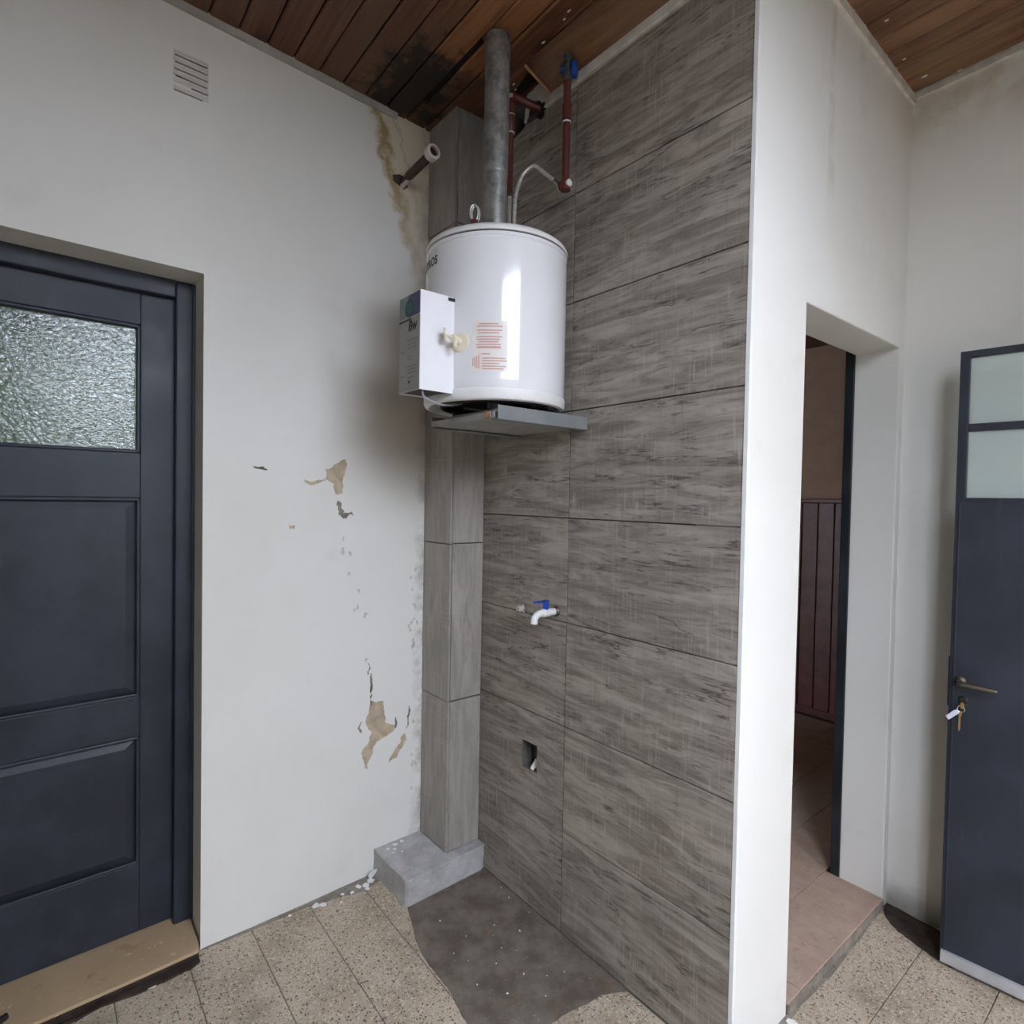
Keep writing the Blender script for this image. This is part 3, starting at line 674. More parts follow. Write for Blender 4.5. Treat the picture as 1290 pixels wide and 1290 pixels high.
# keys hanging in the lock
def leafpt(a, b, c):
    ca, sa = math.cos(ANG), math.sin(ANG); return Vector((LX + a*ca - b*sa, LY + a*sa + b*ca, .012+c))
keys = empty('key_bunch', leafpt(.036, -.012, .79), 'brass keys with a pale lilac tag hanging in the steel door lock', 'keys')
def kp(name, bm, mat, bevel=0.0, smooth=False):
    return mk(name, bm, mat, keys, smooth=smooth, bevel=bevel)
bm = NB(); prism(bm, [(.033, .8045), (.039, .8045), (.042, .796), (.040, .786), (.034, .786), (.031, .796)], lambda a, c: leafpt(a, -.022, c), lambda a, c: leafpt(a, -.012, c)); kp('key_bow', bm, M_BRASS, .001)
bm = NB(); tube(bm, [leafpt(.036, -.014, .800), leafpt(.036, -.004, .802)], .003, 8); kp('key_shank', bm, M_BRASS)
bm = NB(); tube(bm, [leafpt(.034 + .009*math.cos(t), -.018, .784 + .010*math.sin(t)) for t in [2*math.pi*k/16 for k in range(17)]], .0013, 6); kp('key_ring', bm, M_CHROME, 0, True)
bm = NB(); prism(bm, [(.029, .778), (.036, .778), (.0365, .765), (.034, .762), (.0335, .722), (.031, .716), (.0285, .722), (.029, .762), (.0285, .766)], lambda a, c: leafpt(a, -.019, c), lambda a, c: leafpt(a, -.0165, c)); kp('hanging_key', bm, M_BRASS, .0006)
bm = NB(); prism(bm, [(.027, .782), (.031, .772), (.006, .745), (-.002, .755), (.018, .778)], lambda a, c: leafpt(a, -.024, c), lambda a, c: leafpt(a, -.019, c)); kp('key_tag', bm, M_TAG, .001)

# ------------------------------------------------------------------ window and door frame in the daylight wall
win = empty('window_1', (EX+.1, -.66, WO[2]), 'steel framed window in the outer wall opposite the heater', 'window', kind='structure')
bm = NB()
y0, y1, z0, z1 = WO; fx0, fx1 = EX+.06, EX+.09
for q in ((y0, y0+.03, z0, z1), (y1-.03, y1, z0, z1), (y0+.03, y1-.03, z0, z0+.03), (y0+.03, y1-.03, z1-.03, z1), ((y0+y1)/2-.012, (y0+y1)/2+.012, z0+.03, z1-.03)): box(bm, fx0, fx1, *q)
mk('window_frame', bm, M_LEAF, win)
for a, b in ((y0+.03, (y0+y1)/2-.012), ((y0+y1)/2+.012, y1-.03)):
    bm = NB(); box(bm, fx0+.013, fx0+.017, a, b, z0+.03, z1-.03); mk('pane', bm, M_GLASSW, win)
bm = NB()
for q in ((DO[0], DO[0]+.03, 0, DO[3]), (DO[1]-.012, DO[1], 0, DO[3]), (DO[0]+.03, DO[1]-.012, DO[3]-.03, DO[3])): box(bm, EX+.02, EX+.05, *q)
mk('trim_6', bm, M_LEAF, label='steel frame of the outer doorway beside the opened metal door', cat='door frame', kind='structure')

# ------------------------------------------------------------------ water heater on its shelf
HC = Vector((.53, -.213, 0)); HR = .2145; HB, HT = 1.668, 2.150
heater = empty('water_heater', (HC.x, HC.y, HB-.015), 'white cylindrical gas water heater standing on a corner wall shelf', 'water heater')
bm = NB(); lathe(bm, [(HR-.004, HB+.030), (HR-.0015, HB+.034), (HR-.001, HB+.06), (HR, HB+.10), (HR, HT-.042), (HR-.0025, HT-.040), (HR-.0025, HT-.038), (HR, HT-.036), (HR, HT-.027), (HR-.003, HT-.026)], (HC.x, HC.y, 0), n=96); mk('tank_body', bm, M_ENAM, heater, smooth=True)
bm = NB(); lathe(bm, [(HR-.004, HT-.0225), (HR+.0015, HT-.022), (HR+.002, HT-.014), (HR-.002, HT-.007), (HR-.010, HT-.001), (HR-.03, HT), (.05, HT+.004), (0, HT+.004)], (HC.x, HC.y, 0), n=96); mk('top_lid', bm, M_LID, heater, smooth=True)
bm = NB(); lathe(bm, [(HR-.004, HB+.033), (HR+.001, HB+.031), (HR+.001, HB+.010), (HR-.003, HB+.003), (HR-.012, HB), (HR-.02, HB+.006), (HR-.03, HB+.02), (.10, HB+.022), (0, HB+.022)], (HC.x, HC.y, 0), n=96); mk('bottom_ring', bm, M_LID, heater, smooth=True)
bm = NB(); lathe(bm, [(HR-.004, HT-.030), (HR-.0035, HT-.018)], (HC.x, HC.y, 0), n=96); mk('lid_seam', bm, M_BLK, heater, smooth=True)
bm = NB(); lathe(bm, [(0, HB+.0215), (.165, HB+.0215), (.165, HB+.002), (.155, HB+.001), (.155, HB+.02)], (HC.x, HC.y, 0), n=48); mk('burner_skirt', bm, M_BLACK, heater, smooth=True)
for a in (-38, 82, 202):
    t = math.radians(a); c = HC + Vector((math.cos(t), math.sin(t), 0))*.135
    bm = NB(); lathe(bm, [(.017, HB-.0155), (.019, HB-.006), (.016, HB+.021)], (c.x, c.y, 0), n=16); mk('leg', bm, M_BLACK, heater, smooth=True)
def cylmap(th0, R=HR, zc=0.0):
    return lambda a, b, dr=0.0: Vector((HC.x + (R+dr)*math.cos(th0+a/HR), HC.y + (R+dr)*math.sin(th0+a/HR), zc+b))
def curved_rect(bm, f, a0, a1, b0, b1, dr, n=8):
    pv = None
    for k in range(n+1):
        a = a0+(a1-a0)*k/n; c = [bm.verts.new(f(a, b0, dr)), bm.verts.new(f(a, b1, dr))]
        if pv: bm.faces.new((pv[0], c[0], c[1], pv[1]))
        pv = c
# print: capacity lettering wrapped round the tank
def text_mesh(s, size):
    cu = bpy.data.curves.new('lettering', 'FONT'); cu.body = s; cu.size = size; cu.resolution_u = 3; cu.offset = size*.035
    o = bpy.data.objects.new('lettering', cu); COL.objects.link(o)
    dg = bpy.context.evaluated_depsgraph_get(); dg.update(); me = bpy.data.meshes.new_from_object(o.evaluated_get(dg))
    bpy.data.objects.remove(o); bm = NB(); bm.from_mesh(me); bpy.data.meshes.remove(me); return bm
bm = text_mesh('LITROS', .034)
mx = max(v.co.x for v in bm.verts); f = cylmap(math.radians(-88.5), HR, 2.063)
for v in bm.verts: v.co = f((v.co.x-mx)*.92, v.co.y, .0006)
mk('lettering', bm, M_BLK, heater)
# warning sticker with red print
th = math.radians(-42); f = cylmap(th, HR, 0)
bm = NB(); curved_rect(bm, f, -.046, .052, 1.744, 1.882, .0004, 12); stk = mk('warning_sticker', bm, M_STK, heater, smooth=True)
bm = NB(); zz = 1.874
for k in range(9):
    l0, l1 = ((-.036, .038) if k % 3 else (-.030, .030)); curved_rect(bm, f, l0+rnd.uniform(0, .004), l1-rnd.uniform(0, .008), zz-.0035, zz, .0008, 8); zz -= .0068 + (.004 if k in (1, 3) else 0)
curved_rect(bm, f, -.030, .034, 1.806, 1.8085, .0008, 8); curved_rect(bm, f, -.0235, -.0222, 1.750, 1.797, .0008, 1); curved_rect(bm, f, -.019, .004, 1.789, 1.7925, .0008, 4)
for k in range(5): curved_rect(bm, f, -.017, (.046, .050, .030, .048, .042)[k], 1.781-.0072*k-.0034, 1.781-.0072*k, .0008, 8)
for k in range(4): curved_rect(bm, f, -.044+.005*k, -.0413+.005*k, 1.752+(.006 if k < 2 else 0), 1.781+.002*k, .0008, 1)
mk('sticker_print', bm, M_RED, stk)
# control box on the front of the tank
BX0, BX1, BY0, BY1, BZ0, BZ1 = .490, .605, -.520, -.418, 1.686, 1.950
bm = NB(); t = .002
box(bm, BX0, BX1, BY0, BY0+t, BZ0, BZ1); box(bm, BX0, BX0+t, BY0+t, BY1+.014, BZ0, BZ1); box(bm, BX1-t, BX1, BY0+t, BY1+.010, BZ0, BZ1); box(bm, BX0+t, BX1-t, BY0+t, BY1, BZ1-t, BZ1)
cb = mk('control_box', bm, M_BOXW, heater, bevel=.0008, seg=1)
bm = NB(); box(bm, BX0+.001, BX1-.001, BY0-.0006, BY0+.001, BZ0+.001, BZ1-.064); mk('front_label', bm, M_BOXF, cb)
bm = NB(); box(bm, BX0+.050, BX1-.001, BY0-.0008, BY0+.001, BZ1-.062, BZ1-.002); mk('blue_band', bm, M_NAVY, cb)
bm = NB(); box(bm, BX0+.001, BX0+.050, BY0-.0008, BY0+.001, BZ1-.062, BZ1-.002); mk('pale_band', bm, M_PALE, cb)
bm = NB(); lathe(bm, [(0, .0012), (.024, .0012), (.024, 0)], (BX0+.058, BY0-.0008, BZ1-.038), (0, -1, 0), 32); em = mk('emblem', bm, M_TEAL, cb)
bm = NB()
tube(bm, [(BX0+.052, BY0-.0022, BZ1-.024), (BX0+.052, BY0-.0022, BZ1-.044), (BX0+.058, BY0-.0022, BZ1-.050), (BX0+.064, BY0-.0022, BZ1-.044), (BX0+.064, BY0-.0022, BZ1-.026)], .0012, 6)
mk('emblem_mark', bm, simple('pale_teal', (.05, .18, .17), .4), em)
bm = NB(); box(bm, BX0+.002, BX0+.066, BY0-.0012, BY0+.001, BZ1-.071, BZ1-.065); mk('band_line', bm, M_BLK, cb)
bm = text_mesh('Bw', .040)
for v in bm.verts: v.co = Vector((BX0+.052+v.co.x*.9+v.co.y*.12, BY0-.0012, BZ1-.100+v.co.y))
mk('lettering', bm, M_BLK, cb)
bm = NB()
for k, (a, b, z) in enumerate(((.045, .100, 1.823), (.05, .095, 1.812), (.045, .100, 1.801), (.01, .03, 1.795), (.05, .075, 1.778), (.05, .078, 1.771), (.045, .10, 1.752), (.05, .095, 1.743), (.045, .10, 1.734), (.01, .035, 1.728), (.05, .09, 1.722))):
    box(bm, BX0+a, BX0+b, BY0-.0010, BY0, z, z+.0045)
mk('faint_print', bm, M_FAINT, cb)
bm = NB(); lathe(bm, [(0, .001), (.0042, .001), (.0042, 0)], (BX0+.060, BY0-.0006, BZ0+.026), (0, -1, 0), 14); mk('pilot_hole', bm, M_BLACK, cb)
bm = NB(); box(bm, BX0+.02, BX1-.015, BY0+.02, BY1+.004, BZ0+.012, BZ0+.09); mk('gas_valve', bm, M_BLACK, cb, bevel=.006)
bm = NB(); box(bm, BX0+.0022, BX1-.0022, BY0+.0022, BY1+.006, BZ0+.004, BZ0+.007); mk('underside_shade', bm, M_BLACK, cb)  # black sheet standing for the shade inside the open-bottomed box
bm = NB(); tube(bm, spline([(BX0+.085, BY0+.03, BZ0+.02), (BX0+.085, BY0+.032, BZ0-.012), (BX0+.07, BY1, BZ0-.026), (BX0+.06, BY1+.07, HB+.006)], 6), .003, 8); mk('burner_tube', bm, M_ALU, cb, smooth=True)
bm = NB(); tube(bm, spline([(BX0+.004, BY0+.05, 1.80), (BX0-.016, BY0+.052, 1.785), (BX0-.020, BY0+.054, 1.76), (BX0-.012, BY0+.055, 1.735)], 6), .0035, 8); mk('gas_tube', bm, M_BROWND, cb, smooth=True)
bm = NB(); box(bm, BX1-.006, BX1+.004, BY1-.016, BY1+.004, BZ1-.012, BZ1-.004); mk('bracket', bm, M_BLACK, cb)
# drain valve
th = math.radians(-63.5); n_ = Vector((math.cos(th), math.sin(th), 0)); c = HC + n_*HR + Vector((0, 0, 1.826)); tg = Vector((-n_.y, n_.x, 0))
bm = NB(); lathe(bm, [(.026, -.004), (.026, .004), (.020, .007), (.010, .008), (.009, .024)], c, n_, 32); dv = mk('drain_valve', bm, M_BEIGE, heater, smooth=True)
e = c + n_*.030
bm = NB(); lathe(bm, [(0, .016), (.009, .016), (.010, .010), (.010, -.006), (0, -.006)], e, n_, 20); mk('valve_body', bm, M_BEIGE, dv, smooth=True)
bm = NB(); tube(bm, [e+Vector((0, 0, .002))+n_*.006, e+Vector((0, 0, -.012))+tg*.004+n_*.008, e+Vector((0, 0, -.026))+tg*.006+n_*.012], [.007, .0065, .006], 12); mk('spout', bm, M_BEIGE, dv, smooth=True)
bm = NB(); tube(bm, [e+n_*.012, e+n_*.018-tg*.016+Vector((0, 0, .008))], .005, 10); mk('stem', bm, M_BEIGE, dv, smooth=True)
q = e+n_*.020-tg*.020+Vector((0, 0, .010)); hx = (-tg+n_*.6).normalized(); sx_, sy_ = frame_of(hx)
bm = NB(); tube(bm, [q + (sx_*math.cos(a) + sy_*math.sin(a))*.013*(1+.12*math.cos(4*a)) for a in [2*math.pi*k/32 for k in range(33)]], .0042, 8, False); tube(bm, [q-sx_*.013, q+sx_*.013], .004, 8); tube(bm, [q-sy_*.013, q+sy_*.013], .004, 8)
mk('hand_wheel', bm, M_BEIGE, dv, smooth=True)
# safety valve with a wire loop on the lid
sv = Vector((.530, -.300, HT))
bm = NB(); lathe(bm, [(.010, -.001), (.010, .05), (.013, .052), (.013, .072), (.008, .076), (0, .076)], sv, (0, 0, 1), 6); mk('safety_valve', bm, M_BROWN, heater)
bm = NB(); pts = [sv+Vector((0, 0, .072)) + u*(0.024-.024*math.cos(a))*1.0 + r*.012*math.sin(a) for a in [2*math.pi*k/24 for k in range(25)]]; tube(bm, pts, .0026, 8, False)
pts = [p+fw*.008 + r*.004 for p in pts]; tube(bm, pts, .0026, 8, False); mk('valve_ring', bm, M_STEEL, heater, smooth=True)

# shelf
shelf = empty('heater_shelf', (.55, -.17, 1.613), 'grey angle-iron shelf with a board fixed to the tiled wall', 'shelf')
sx0, sx1, sy0 = .372, .722, -.345; z0, z1 = 1.613, 1.652
bm = NB(); box(bm, sx1-.003, sx1, sy0, 0, z0, z1); box(bm, sx1-.030, sx1-.003, sy0, 0, z0, z0+.003); mk('angle_iron', bm, M_SHELF, shelf, bevel=.001, seg=1)
bm = NB(); box(bm, sx0, sx0+.003, sy0, 0, z0, z1); box(bm, sx0+.003, sx0+.030, sy0, 0, z0, z0+.003); mk('angle_iron', bm, M_SHELF, shelf, bevel=.001, seg=1)
bm = NB(); box(bm, sx0+.004, sx1-.020, sy0+.001, -.001, z0+.006, z0+.024)
bmesh.ops.subdivide_edges(bm, edges=bm.edges[:], cuts=3, use_grid_fill=True)
mk('board', bm, M_SHELFP, shelf, bevel=.002)
bm = NB(); prism(bm, [(0, 0), (.030, 0), (.032, .010), (.022, .018), (0, .016)], lambda a, b: (sx1-.036-a, sy0-.001, z0+.008+b), lambda a, b: (sx1-.036-a, sy0+.02, z0+.008+b)); mk('splintered_end', bm, M_RUST, shelf)
bm = NB(); box(bm, sx0+.02, sx1-.03, sy0+.04, sy0+.10, z0+.024, HB-.0155); mk('bearer', bm, M_SHELFP, shelf, bevel=.001)
bm = NB(); box(bm, sx0+.02, sx1-.03, -.14, -.06, z0+.024, HB-.0155); mk('bearer', bm, M_SHELFP, shelf, bevel=.001)
# ------------------------------------------------------------------ flue and pipes
FC = (.524, -.218)
flue = empty('flue_pipe', (*FC, HT+.004), 'galvanised steel flue pipe rising from the heater into the ceiling', 'flue')
bm = NB(); lathe(bm, [(.0355, HT+.0045), (.0355, 2.40)], (*FC, 0), n=40); mk('lower_section', bm, M_GALV, flue, smooth=True)
bm = NB(); lathe(bm, [(.0372, 2.385), (.0378, 2.386), (.0372, 2.395), (.0372, 2.80)], (*FC, 0), n=40); mk('upper_section', bm, M_GALV, flue, smooth=True)
bm = NB(); tube(bm, [(FC[0]+.037*math.cos(t), FC[1]+.037*math.sin(t), z) for t, z in ((-2.2, 2.40), (-2.2, 2.79))], .002, 6); mk('seam', bm, M_GALV, flue, smooth=True)
cold = empty('cold_water_pipe', (.655, -.05, 2.36), 'brown water pipe with a blue stop valve under the ceiling', 'pipe')
cx_, cy_ = .656, -.05
bm = NB(); tube(bm, [(cx_, cy_, 2.362), (cx_, cy_, 2.68)], .0115, 18); mk('pipe', bm, M_BROWN, cold, smooth=True)
bm = NB(); lathe(bm, [(.0115, 2.553), (.0145, 2.554), (.0145, 2.605), (.0115, 2.606)], (cx_, cy_, 0), n=20); mk('coupling', bm, M_BROWN, cold, smooth=True)
bm = NB(); lathe(bm, [(.0125, 2.549), (.0135, 2.5495), (.0135, 2.5535), (.0125, 2.554)], (cx_, cy_, 0), n=20); mk('white_ring', bm, M_WPL, cold, smooth=True)
bm = NB(); lathe(bm, [(0, -.016), (.0150, -.016), (.0150, .016), (.012, .02), (0, .02)], (cx_, cy_, 2.362), (0, 0, 1), 20); tube(bm, [(cx_+.010, cy_, 2.364), (cx_-.020, cy_-.002, 2.366)], .0135, 16); mk('elbow', bm, M_BROWN, cold, smooth=True)
bm = NB(); tube(bm, [(cx_-.019, cy_, 2.366), (cx_-.026, cy_, 2.3665)], .0125, 16); mk('white_ring', bm, M_WPL, cold, smooth=True)
bm = NB(); tube(bm, [(cx_+.010, cy_+.001, 2.364), (cx_+.017, cy_+.001, 2.364)], .011, 16); mk('white_ring', bm, M_WPL, cold, smooth=True)
bm = NB(); lathe(bm, [(.013, 2.676), (.015, 2.678), (.015, 2.695), (.011, 2.699), (.011, 2.735), (.015, 2.738), (.015, 2.752), (.0, 2.753)], (cx_, cy_, 0), n=12); vb = mk('stop_valve', bm, simple('tarnished_brass', (.10, .12, .11), .45, metal=.4, var=.3, vscale=60), cold, smooth=True)
bm = NB(); tube(bm, [(cx_, cy_, 2.712), (cx_+.010, cy_+.010, 2.712)], .006, 10); lathe(bm, [(.0, .012), (.022, .012), (.024, .016), (.024, .027), (.018, .031), (0, .031)], (cx_, cy_, 2.710), (.72, .69, 0), 10); mk('blue_hand_wheel', bm, M_BLUE, vb, smooth=True)
bm = NB(); lathe(bm, [(.0, .010), (.013, .010), (.013, .022), (0, .022)], (cx_, cy_, 2.712), (-.72, -.69, 0), 10); mk('blue_cap', bm, M_BLUED, vb, smooth=True)
hose = empty('flexible_hose', (.533, -.15, HT+.004), 'braided steel hose arching from the heater lid to the brown pipe', 'hose')
hp_ = spline([(.533, -.150, HT+.006), (.533, -.150, 2.24), (.531, -.148, 2.30), (.527, -.140, 2.357), (.535, -.124, 2.412), (.552, -.108, 2.437), (.568, -.095, 2.439), (.596, -.072, 2.409), (.622, -.056, 2.382), (cx_-.024, cy_, 2.3665)], 10)
bm = NB(); tube(bm, hp_, [.0058 + .0007*(k % 2) for k in range(len(hp_))], 12); mk('braid', bm, M_STEEL, hose, smooth=True)
bm = NB(); tube(bm, [hp_[0], hp_[4]], .010, 6); mk('hose_nut', bm, M_STEEL, hose)
bm = NB(); tube(bm, [hp_[-14], hp_[-8], hp_[-1]], .0075, 12); mk('hose_nut', bm, M_CHROME, hose)
hot = empty('hot_water_pipe', (.445, -.10, HT+.004), 'brown hot water pipe turning into a ragged hole in the wall', 'pipe')
hx_, hy_ = .444, -.10
bm = NB(); tube(bm, [(hx_, hy_, 2.405), (hx_, hy_, 2.70)], .0095, 16); mk('pipe', bm, M_BROWN, hot, smooth=True)
bm = NB(); lathe(bm, [(.0115, 2.600), (.0122, 2.601), (.0122, 2.66), (.0105, 2.661)], (hx_, hy_, 0), n=16); mk('coupling', bm, M_BROWN, hot, smooth=True)
for z in (2.597, 2.655):
    bm = NB(); lathe(bm, [(.0105, z), (.0128, z+.0005), (.0128, z+.003), (.0105, z+.0035)], (hx_, hy_, 0), n=16); mk('white_ring', bm, M_WPL, hot, smooth=True)
bm = NB(); tube(bm, spline([(hx_, hy_, 2.695), (hx_, hy_+.001, 2.708), (hx_+.003, hy_+.014, 2.717), (hx_+.012, hy_+.05, 2.714), (.470, .0, 2.708), (.478, .035, 2.705)], 6), .0135, 18); mk('elbow_pipe', bm, M_BROWN, hot, smooth=True)
bm = NB(); lathe(bm, [(0, .0145), (.0135, .0145), (.0150, .010), (.0150, -.002), (0, -.002)], (hx_, hy_+.002, 2.712), (-.55, -.8, 0.0), 18); mk('elbow_plug', bm, M_PINK, hot, smooth=True)
bm = NB(); tube(bm, spline([(hx_, hy_, 2.41), (hx_+.001, hy_, 2.37), (hx_+.004, hy_-.004, 2.30), (hx_+.006, hy_-.01, 2.22), (hx_+.006, hy_-.01, HT+.005)], 10), .0062, 12); mk('connector_hose', bm, M_STEEL, hot, smooth=True)
bm = NB(); tube(bm, [(hx_, hy_, 2.392), (hx_, hy_, 2.415)], .0095, 6); mk('hose_nut', bm, M_CHROME, hot)
bm = NB(); prism(bm, jag([(.478, 2.690), (.49, 2.715), (.50, 2.712), (.505, 2.695), (.495, 2.678), (.475, 2.672), (.462, 2.682)], .3, 3, 2), lambda x, z: (x, -.004, z), lambda x, z: (x, .0, z)); mk('black_edge', bm, M_BLACK, wall_back)  # ragged black patch at the edge of the pipe hole

# stub of a drain pipe sticking out of the left wall
stub = empty('pipe_stub', (.01, -.268, 2.557), 'cut dark brown pipe stub with a pale socket sticking out of the left wall', 'pipe')
bm = NB(); tube(bm, [(.02, -.266, 2.552), (.05, -.266, 2.555), (.07, -.267, 2.557), (.232, -.268, 2.566)], [.009, .010, .0155, .0155], 20); mk('pipe', bm, M_BROWND, stub, smooth=True)
bm = NB(); lathe(bm, [(.0145, .0), (.024, .0), (.025, .004), (.025, .026), (.022, .028), (.0165, .028), (.0165, .004)], (.214, -.268, 2.566), (1, 0, .055), 32); mk('socket', bm, M_PINK, stub, smooth=True)
bm = NB(); lathe(bm, [(0, 0), (.0166, 0)], (.224, -.268, 2.566), (1, 0, .055), 24); mk('bore', bm, M_BLACK, stub)
bm = NB(); tube(bm, [(.004, -.262, 2.545), (.06, -.264, 2.552)], .010, 10); mk('plaster_collar', bm, M_PINK, stub, smooth=True)
patch([(-.300, 2.575), (-.27, 2.585), (-.245, 2.575), (-.24, 2.548), (-.255, 2.535), (-.28, 2.545), (-.30, 2.555)], 33, .12, M_HOLESHADE, 2, .001)  # flat dark patch standing for the shaded hole round the stub

# ------------------------------------------------------------------ ventilation grille in the left wall
vent = empty('ventilation_grille', (.026, -.96, 2.55), 'painted-over louvred ventilation grille high on the white wall', 'vent')
def vpart(name, bm, **k): return mk(name, bm, M_PLA, vent, shear=True, **k)
bm = NB(); box(bm, -.001, .0015, -1.012, -.908, 2.548, 2.668); vpart('grille_plate', bm)
for k in range(6):
    z = 2.556 + .0195*k + (.002 if k else 0)
    bm = NB(); prism(bm, [(0, z+.0155), (.0085, z+.002), (.0085, z), (.003, z), (0, z+.006)], lambda x, zz_: (x+.001, -1.005, zz_), lambda x, zz_: (x+.001, -.915, zz_)); vpart('louvre', bm)
for k in range(6):
    z = 2.556 + .0195*k + (.002 if k else 0)
    bm = NB(); a_, b_ = ((-1.004, -.93), (-.96, -.916), (-1.0, -.918), (-1.004, -.916), (-1.002, -.918), (-1.003, -.918))[k]; box(bm, .0012, .0066, a_, b_, z-.0020, z-.0003); mk('slot_shade', bm, M_SMEAR, vent, shear=True)  # strips coloured as the shade in the louvre gaps
# ------------------------------------------------------------------ taps and box on the tiled wall
tap = empty('garden_tap', (.600, 0, 1.03), 'white plastic tap with a blue lever on the tiled wall', 'tap')
tx, tz = .600, 1.036
bm = NB(); lathe(bm, [(.017, .0), (.017, .004), (.013, .009), (.0115, .010)], (tx, 0, tz), (0, -1, 0), 20); mk('rosette', bm, M_BRONZE, tap, smooth=True)
bm = NB(); lathe(bm, [(.010, .006), (.0115, .010), (.0115, .03), (.014, .036), (.014, .058), (.010, .062), (0, .062)], (tx, 0, tz), (0, -1, 0), 24); tube(bm, spline([(tx, -.05, tz), (tx, -.075, tz-.001), (tx, -.092, tz-.012), (tx, -.095, tz-.030)], 6), [.0115]*6+[.011]*6+[.0115]*7, 18); mk('tap_body', bm, M_WPL, tap, smooth=True)
bm = NB(); lathe(bm, [(.009, 0), (.009, .020), (.011, .022), (.011, .030), (0, .030)], (tx, -.047, tz+.010), (0, 0, 1), 18); tl = mk('lever_hub', bm, M_BLUE, tap, smooth=True)
bm = NB(); prism(bm, [(-.007, -.040), (.007, -.040), (.006, -.075), (.004, -.098), (-.004, -.098), (-.006, -.075)], lambda a, b: (tx+a, b, tz+.034), lambda a, b: (tx+a, b, tz+.040)); mk('lever', bm, M_BLUE, tl, bevel=.002)
nip = empty('pipe_nipple', (.437, 0, 1.02), 'capped chrome pipe nipple on the tiled wall beside the white tap', 'pipe fitting')
bm = NB(); lathe(bm, [(.015, 0), (.015, .003), (.011, .006), (.010, .006)], (.437, 0, 1.02), (0, -1, 0), 24); mk('rosette', bm, M_CHROME, nip, smooth=True)
bm = NB(); lathe(bm, [(.0095, .004), (.0095, .012), (.011, .013), (.011, .020), (.0085, .021), (.0085, .028), (.005, .028), (.005, .018), (0, .018)], (.437, 0, 1.02), (0, -1, 0), 24); mk('nipple', bm, M_PINK, nip, smooth=True)
eb = empty('wall_box', (.481, .01, .471), 'open rectangular electrical box recess low in the tiled wall', 'wall box')
bm = NB(); a0, a1, c0, c1 = .4425, .5195, .4715, .5645
for q in ((a0, a0+.0015, .001, .050, c0, c1), (a1-.0015, a1, .001, .050, c0, c1), (a0+.0015, a1-.0015, .001, .050, c0, c0+.0015), (a0+.0015, a1-.0015, .001, .050, c1-.0015, c1), (a0+.0015, a1-.0015, .050, .054, c0+.0015, c1-.0015)): box(bm, *q)
mk('metal_box', bm, simple('dull_box', (.10, .095, .085), .6, var=.3), eb)
bm = NB(); tube(bm, spline([(.497, .045, .50), (.494, .028, .502), (.492, .012, .486), (.490, .004, .474)], 5), .0075, 10); mk('plaster_lump', bm, M_TRIM, eb, smooth=True)
bm = NB(); box(bm, .496, .508, .010, .046, .478, .512); mk('conduit_end', bm, M_TRIM, eb, bevel=.003)

# ------------------------------------------------------------------ fallen paint flakes and crumbs
def flake(x, y, s, seed, z=0.0, tilt=0.0, lab=None, cat='paint flake', grp='paint flakes fallen along the white wall', name='paint_flake'):
    rr = random.Random(seed); n = 7
    poly = [(s*rr.uniform(.55, 1.1)*math.cos(2*math.pi*k/n), s*rr.uniform(.5, 1.0)*math.sin(2*math.pi*k/n)) for k in range(n)]
    bm = NB(); t = .0012
    prism(bm, jag(poly, .12, 1, seed), lambda a, b: (x+a*math.cos(tilt), y+b, z+.0015+a*math.sin(tilt)+s*abs(math.sin(tilt))), lambda a, b: (x+a*math.cos(tilt), y+b, z+.0015+t+a*math.sin(tilt)+s*abs(math.sin(tilt))))
    mk(name, bm, M_WHITE, label=lab, cat=cat, group=grp)
FL = 'flat white paint flake lying on the floor at the foot of the white wall'
for k, (x, y, s) in enumerate([(.050, -.575, .016), (.060, -.555, .014), (.062, -.450, .010), (.045, -.42, .014), (.055, -.395, .016), (.075, -.40, .010), (.04, -.37, .018), (.05, -.48, .008), (.085, -.50, .006), (.045, -.66, .007)]):
    flake(x, y, s, 100+k, lab=FL)
flake(.040, -.362, .022, 130, tilt=1.25, lab='curled white paint flake leaning against the concrete plinth', grp=None)
flake(.018, -.190, .021, 131, z=.0925, tilt=1.2, lab='large white paint chip standing on the plinth against the wall', grp=None)
PF = 'small white paint crumb lying on top of the concrete plinth'
for k, (x, y, s) in enumerate([(.035, -.27, .011), (.06, -.285, .009), (.045, -.305, .008), (.075, -.30, .006), (.03, -.24, .010), (.09, -.27, .005)]):
    flake(x, y, s, 140+k, z=.0935, lab=PF, grp='paint crumbs on the concrete plinth')
CF = 'tiny white plaster crumb lying on the dark cement patch'
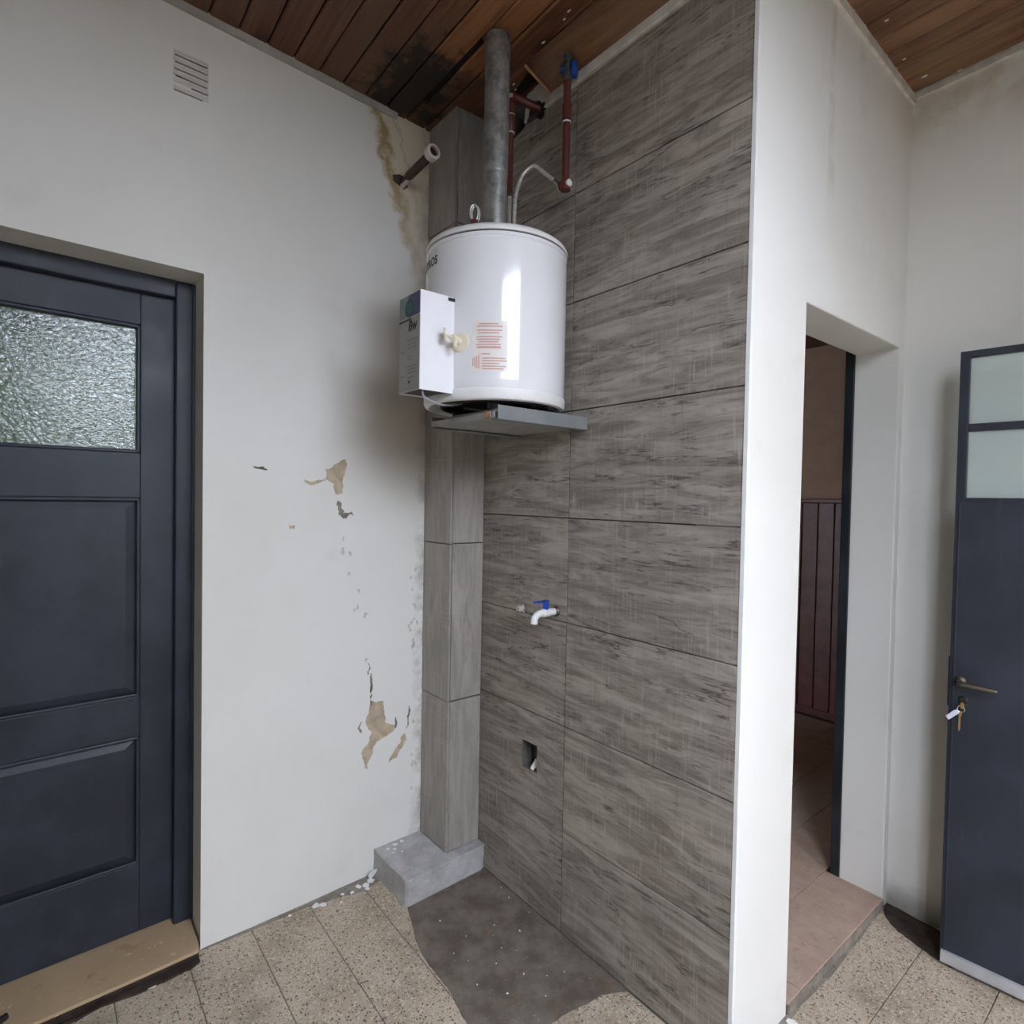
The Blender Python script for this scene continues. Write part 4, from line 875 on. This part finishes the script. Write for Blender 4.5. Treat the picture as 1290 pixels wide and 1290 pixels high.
for k in range(18):
    x, y = [(.56, -.30), (.52, -.32), (.58, -.19), (.62, -.16), (.78, -.10), (.70, -.20), (.36, -.02), (.42, -.03), (.52, -.02), (.47, -.25), (.36, -.28), (.66, -.33), (.72, -.28), (.80, -.2), (.57, -.10), (.50, -.15), (.63, -.24), (.74, -.15)][k]
    flake(x+rnd.uniform(-.01, .01), y, rnd.uniform(.0014, .0038), 160+k, z=.0022, lab=CF, cat='plaster crumb', grp='plaster crumbs on the cement patch', name='plaster_crumb')
flake(.085, -1.06, .020, 190, lab='broad pale plaster flake stuck to the floor before the stone sill', grp=None)
flake(1.268, .27, .018, 191, lab='white plaster lump at the foot of the return wall corner', cat='plaster lump', grp=None, name='plaster_lump')

# ------------------------------------------------------------------ outside
bm = NB(); box(bm, 5.0, 5.2, -9, 9, -.1, 2.35)
mk('wall_sky_block', bm, simple('sky_block_render', (.26, .24, .21), .9), label='unseen wall added outside the window to block low sky', cat='wall', kind='structure')  # added out of view so the upper room walls get less sky
bm = NB(); box(bm, EX+.15, EX+1.65, -.05, 1.9, 2.00, 2.08)
mk('light_cut_canopy', bm, M_PATIO, label='unseen canopy added to cut daylight at the outer doorway', cat='canopy', kind='structure')  # added out of view to dim the return wall
bm = NB(); box(bm, EX+.15, 9, -9, 9, -.15, -.06)
mk('patio_ground', bm, M_PATIO, label='grey concrete patio outside the outer doorway', cat='patio', kind='structure')
bm = NB(); box(bm, -9, -.45, -9, 6, -.15, -.08)
mk('yard_ground', bm, M_GRASS, label='green lawn seen blurred through the hammered door glass', cat='lawn', kind='structure')
bm = NB(); box(bm, -4.2, -3.2, -7, 9, -.1, 3.4)
bmesh.ops.subdivide_edges(bm, edges=bm.edges[:], cuts=24, use_grid_fill=True)
for v in bm.verts: v.co += noise.noise_vector(v.co*2.5)*.35
mk('garden_hedge', bm, M_HEDGE, label='tall dark green hedge behind the hammered door glass', cat='hedge')
bm = NB(); box(bm, -2.0, -.45, -4, 2, 2.35, 2.45)
mk('added_porch_roof', bm, M_DARK, label='dark porch roof added to darken the top of the door glass', cat='porch roof', kind='structure')  # invented slab, darkens the view through the upper pane
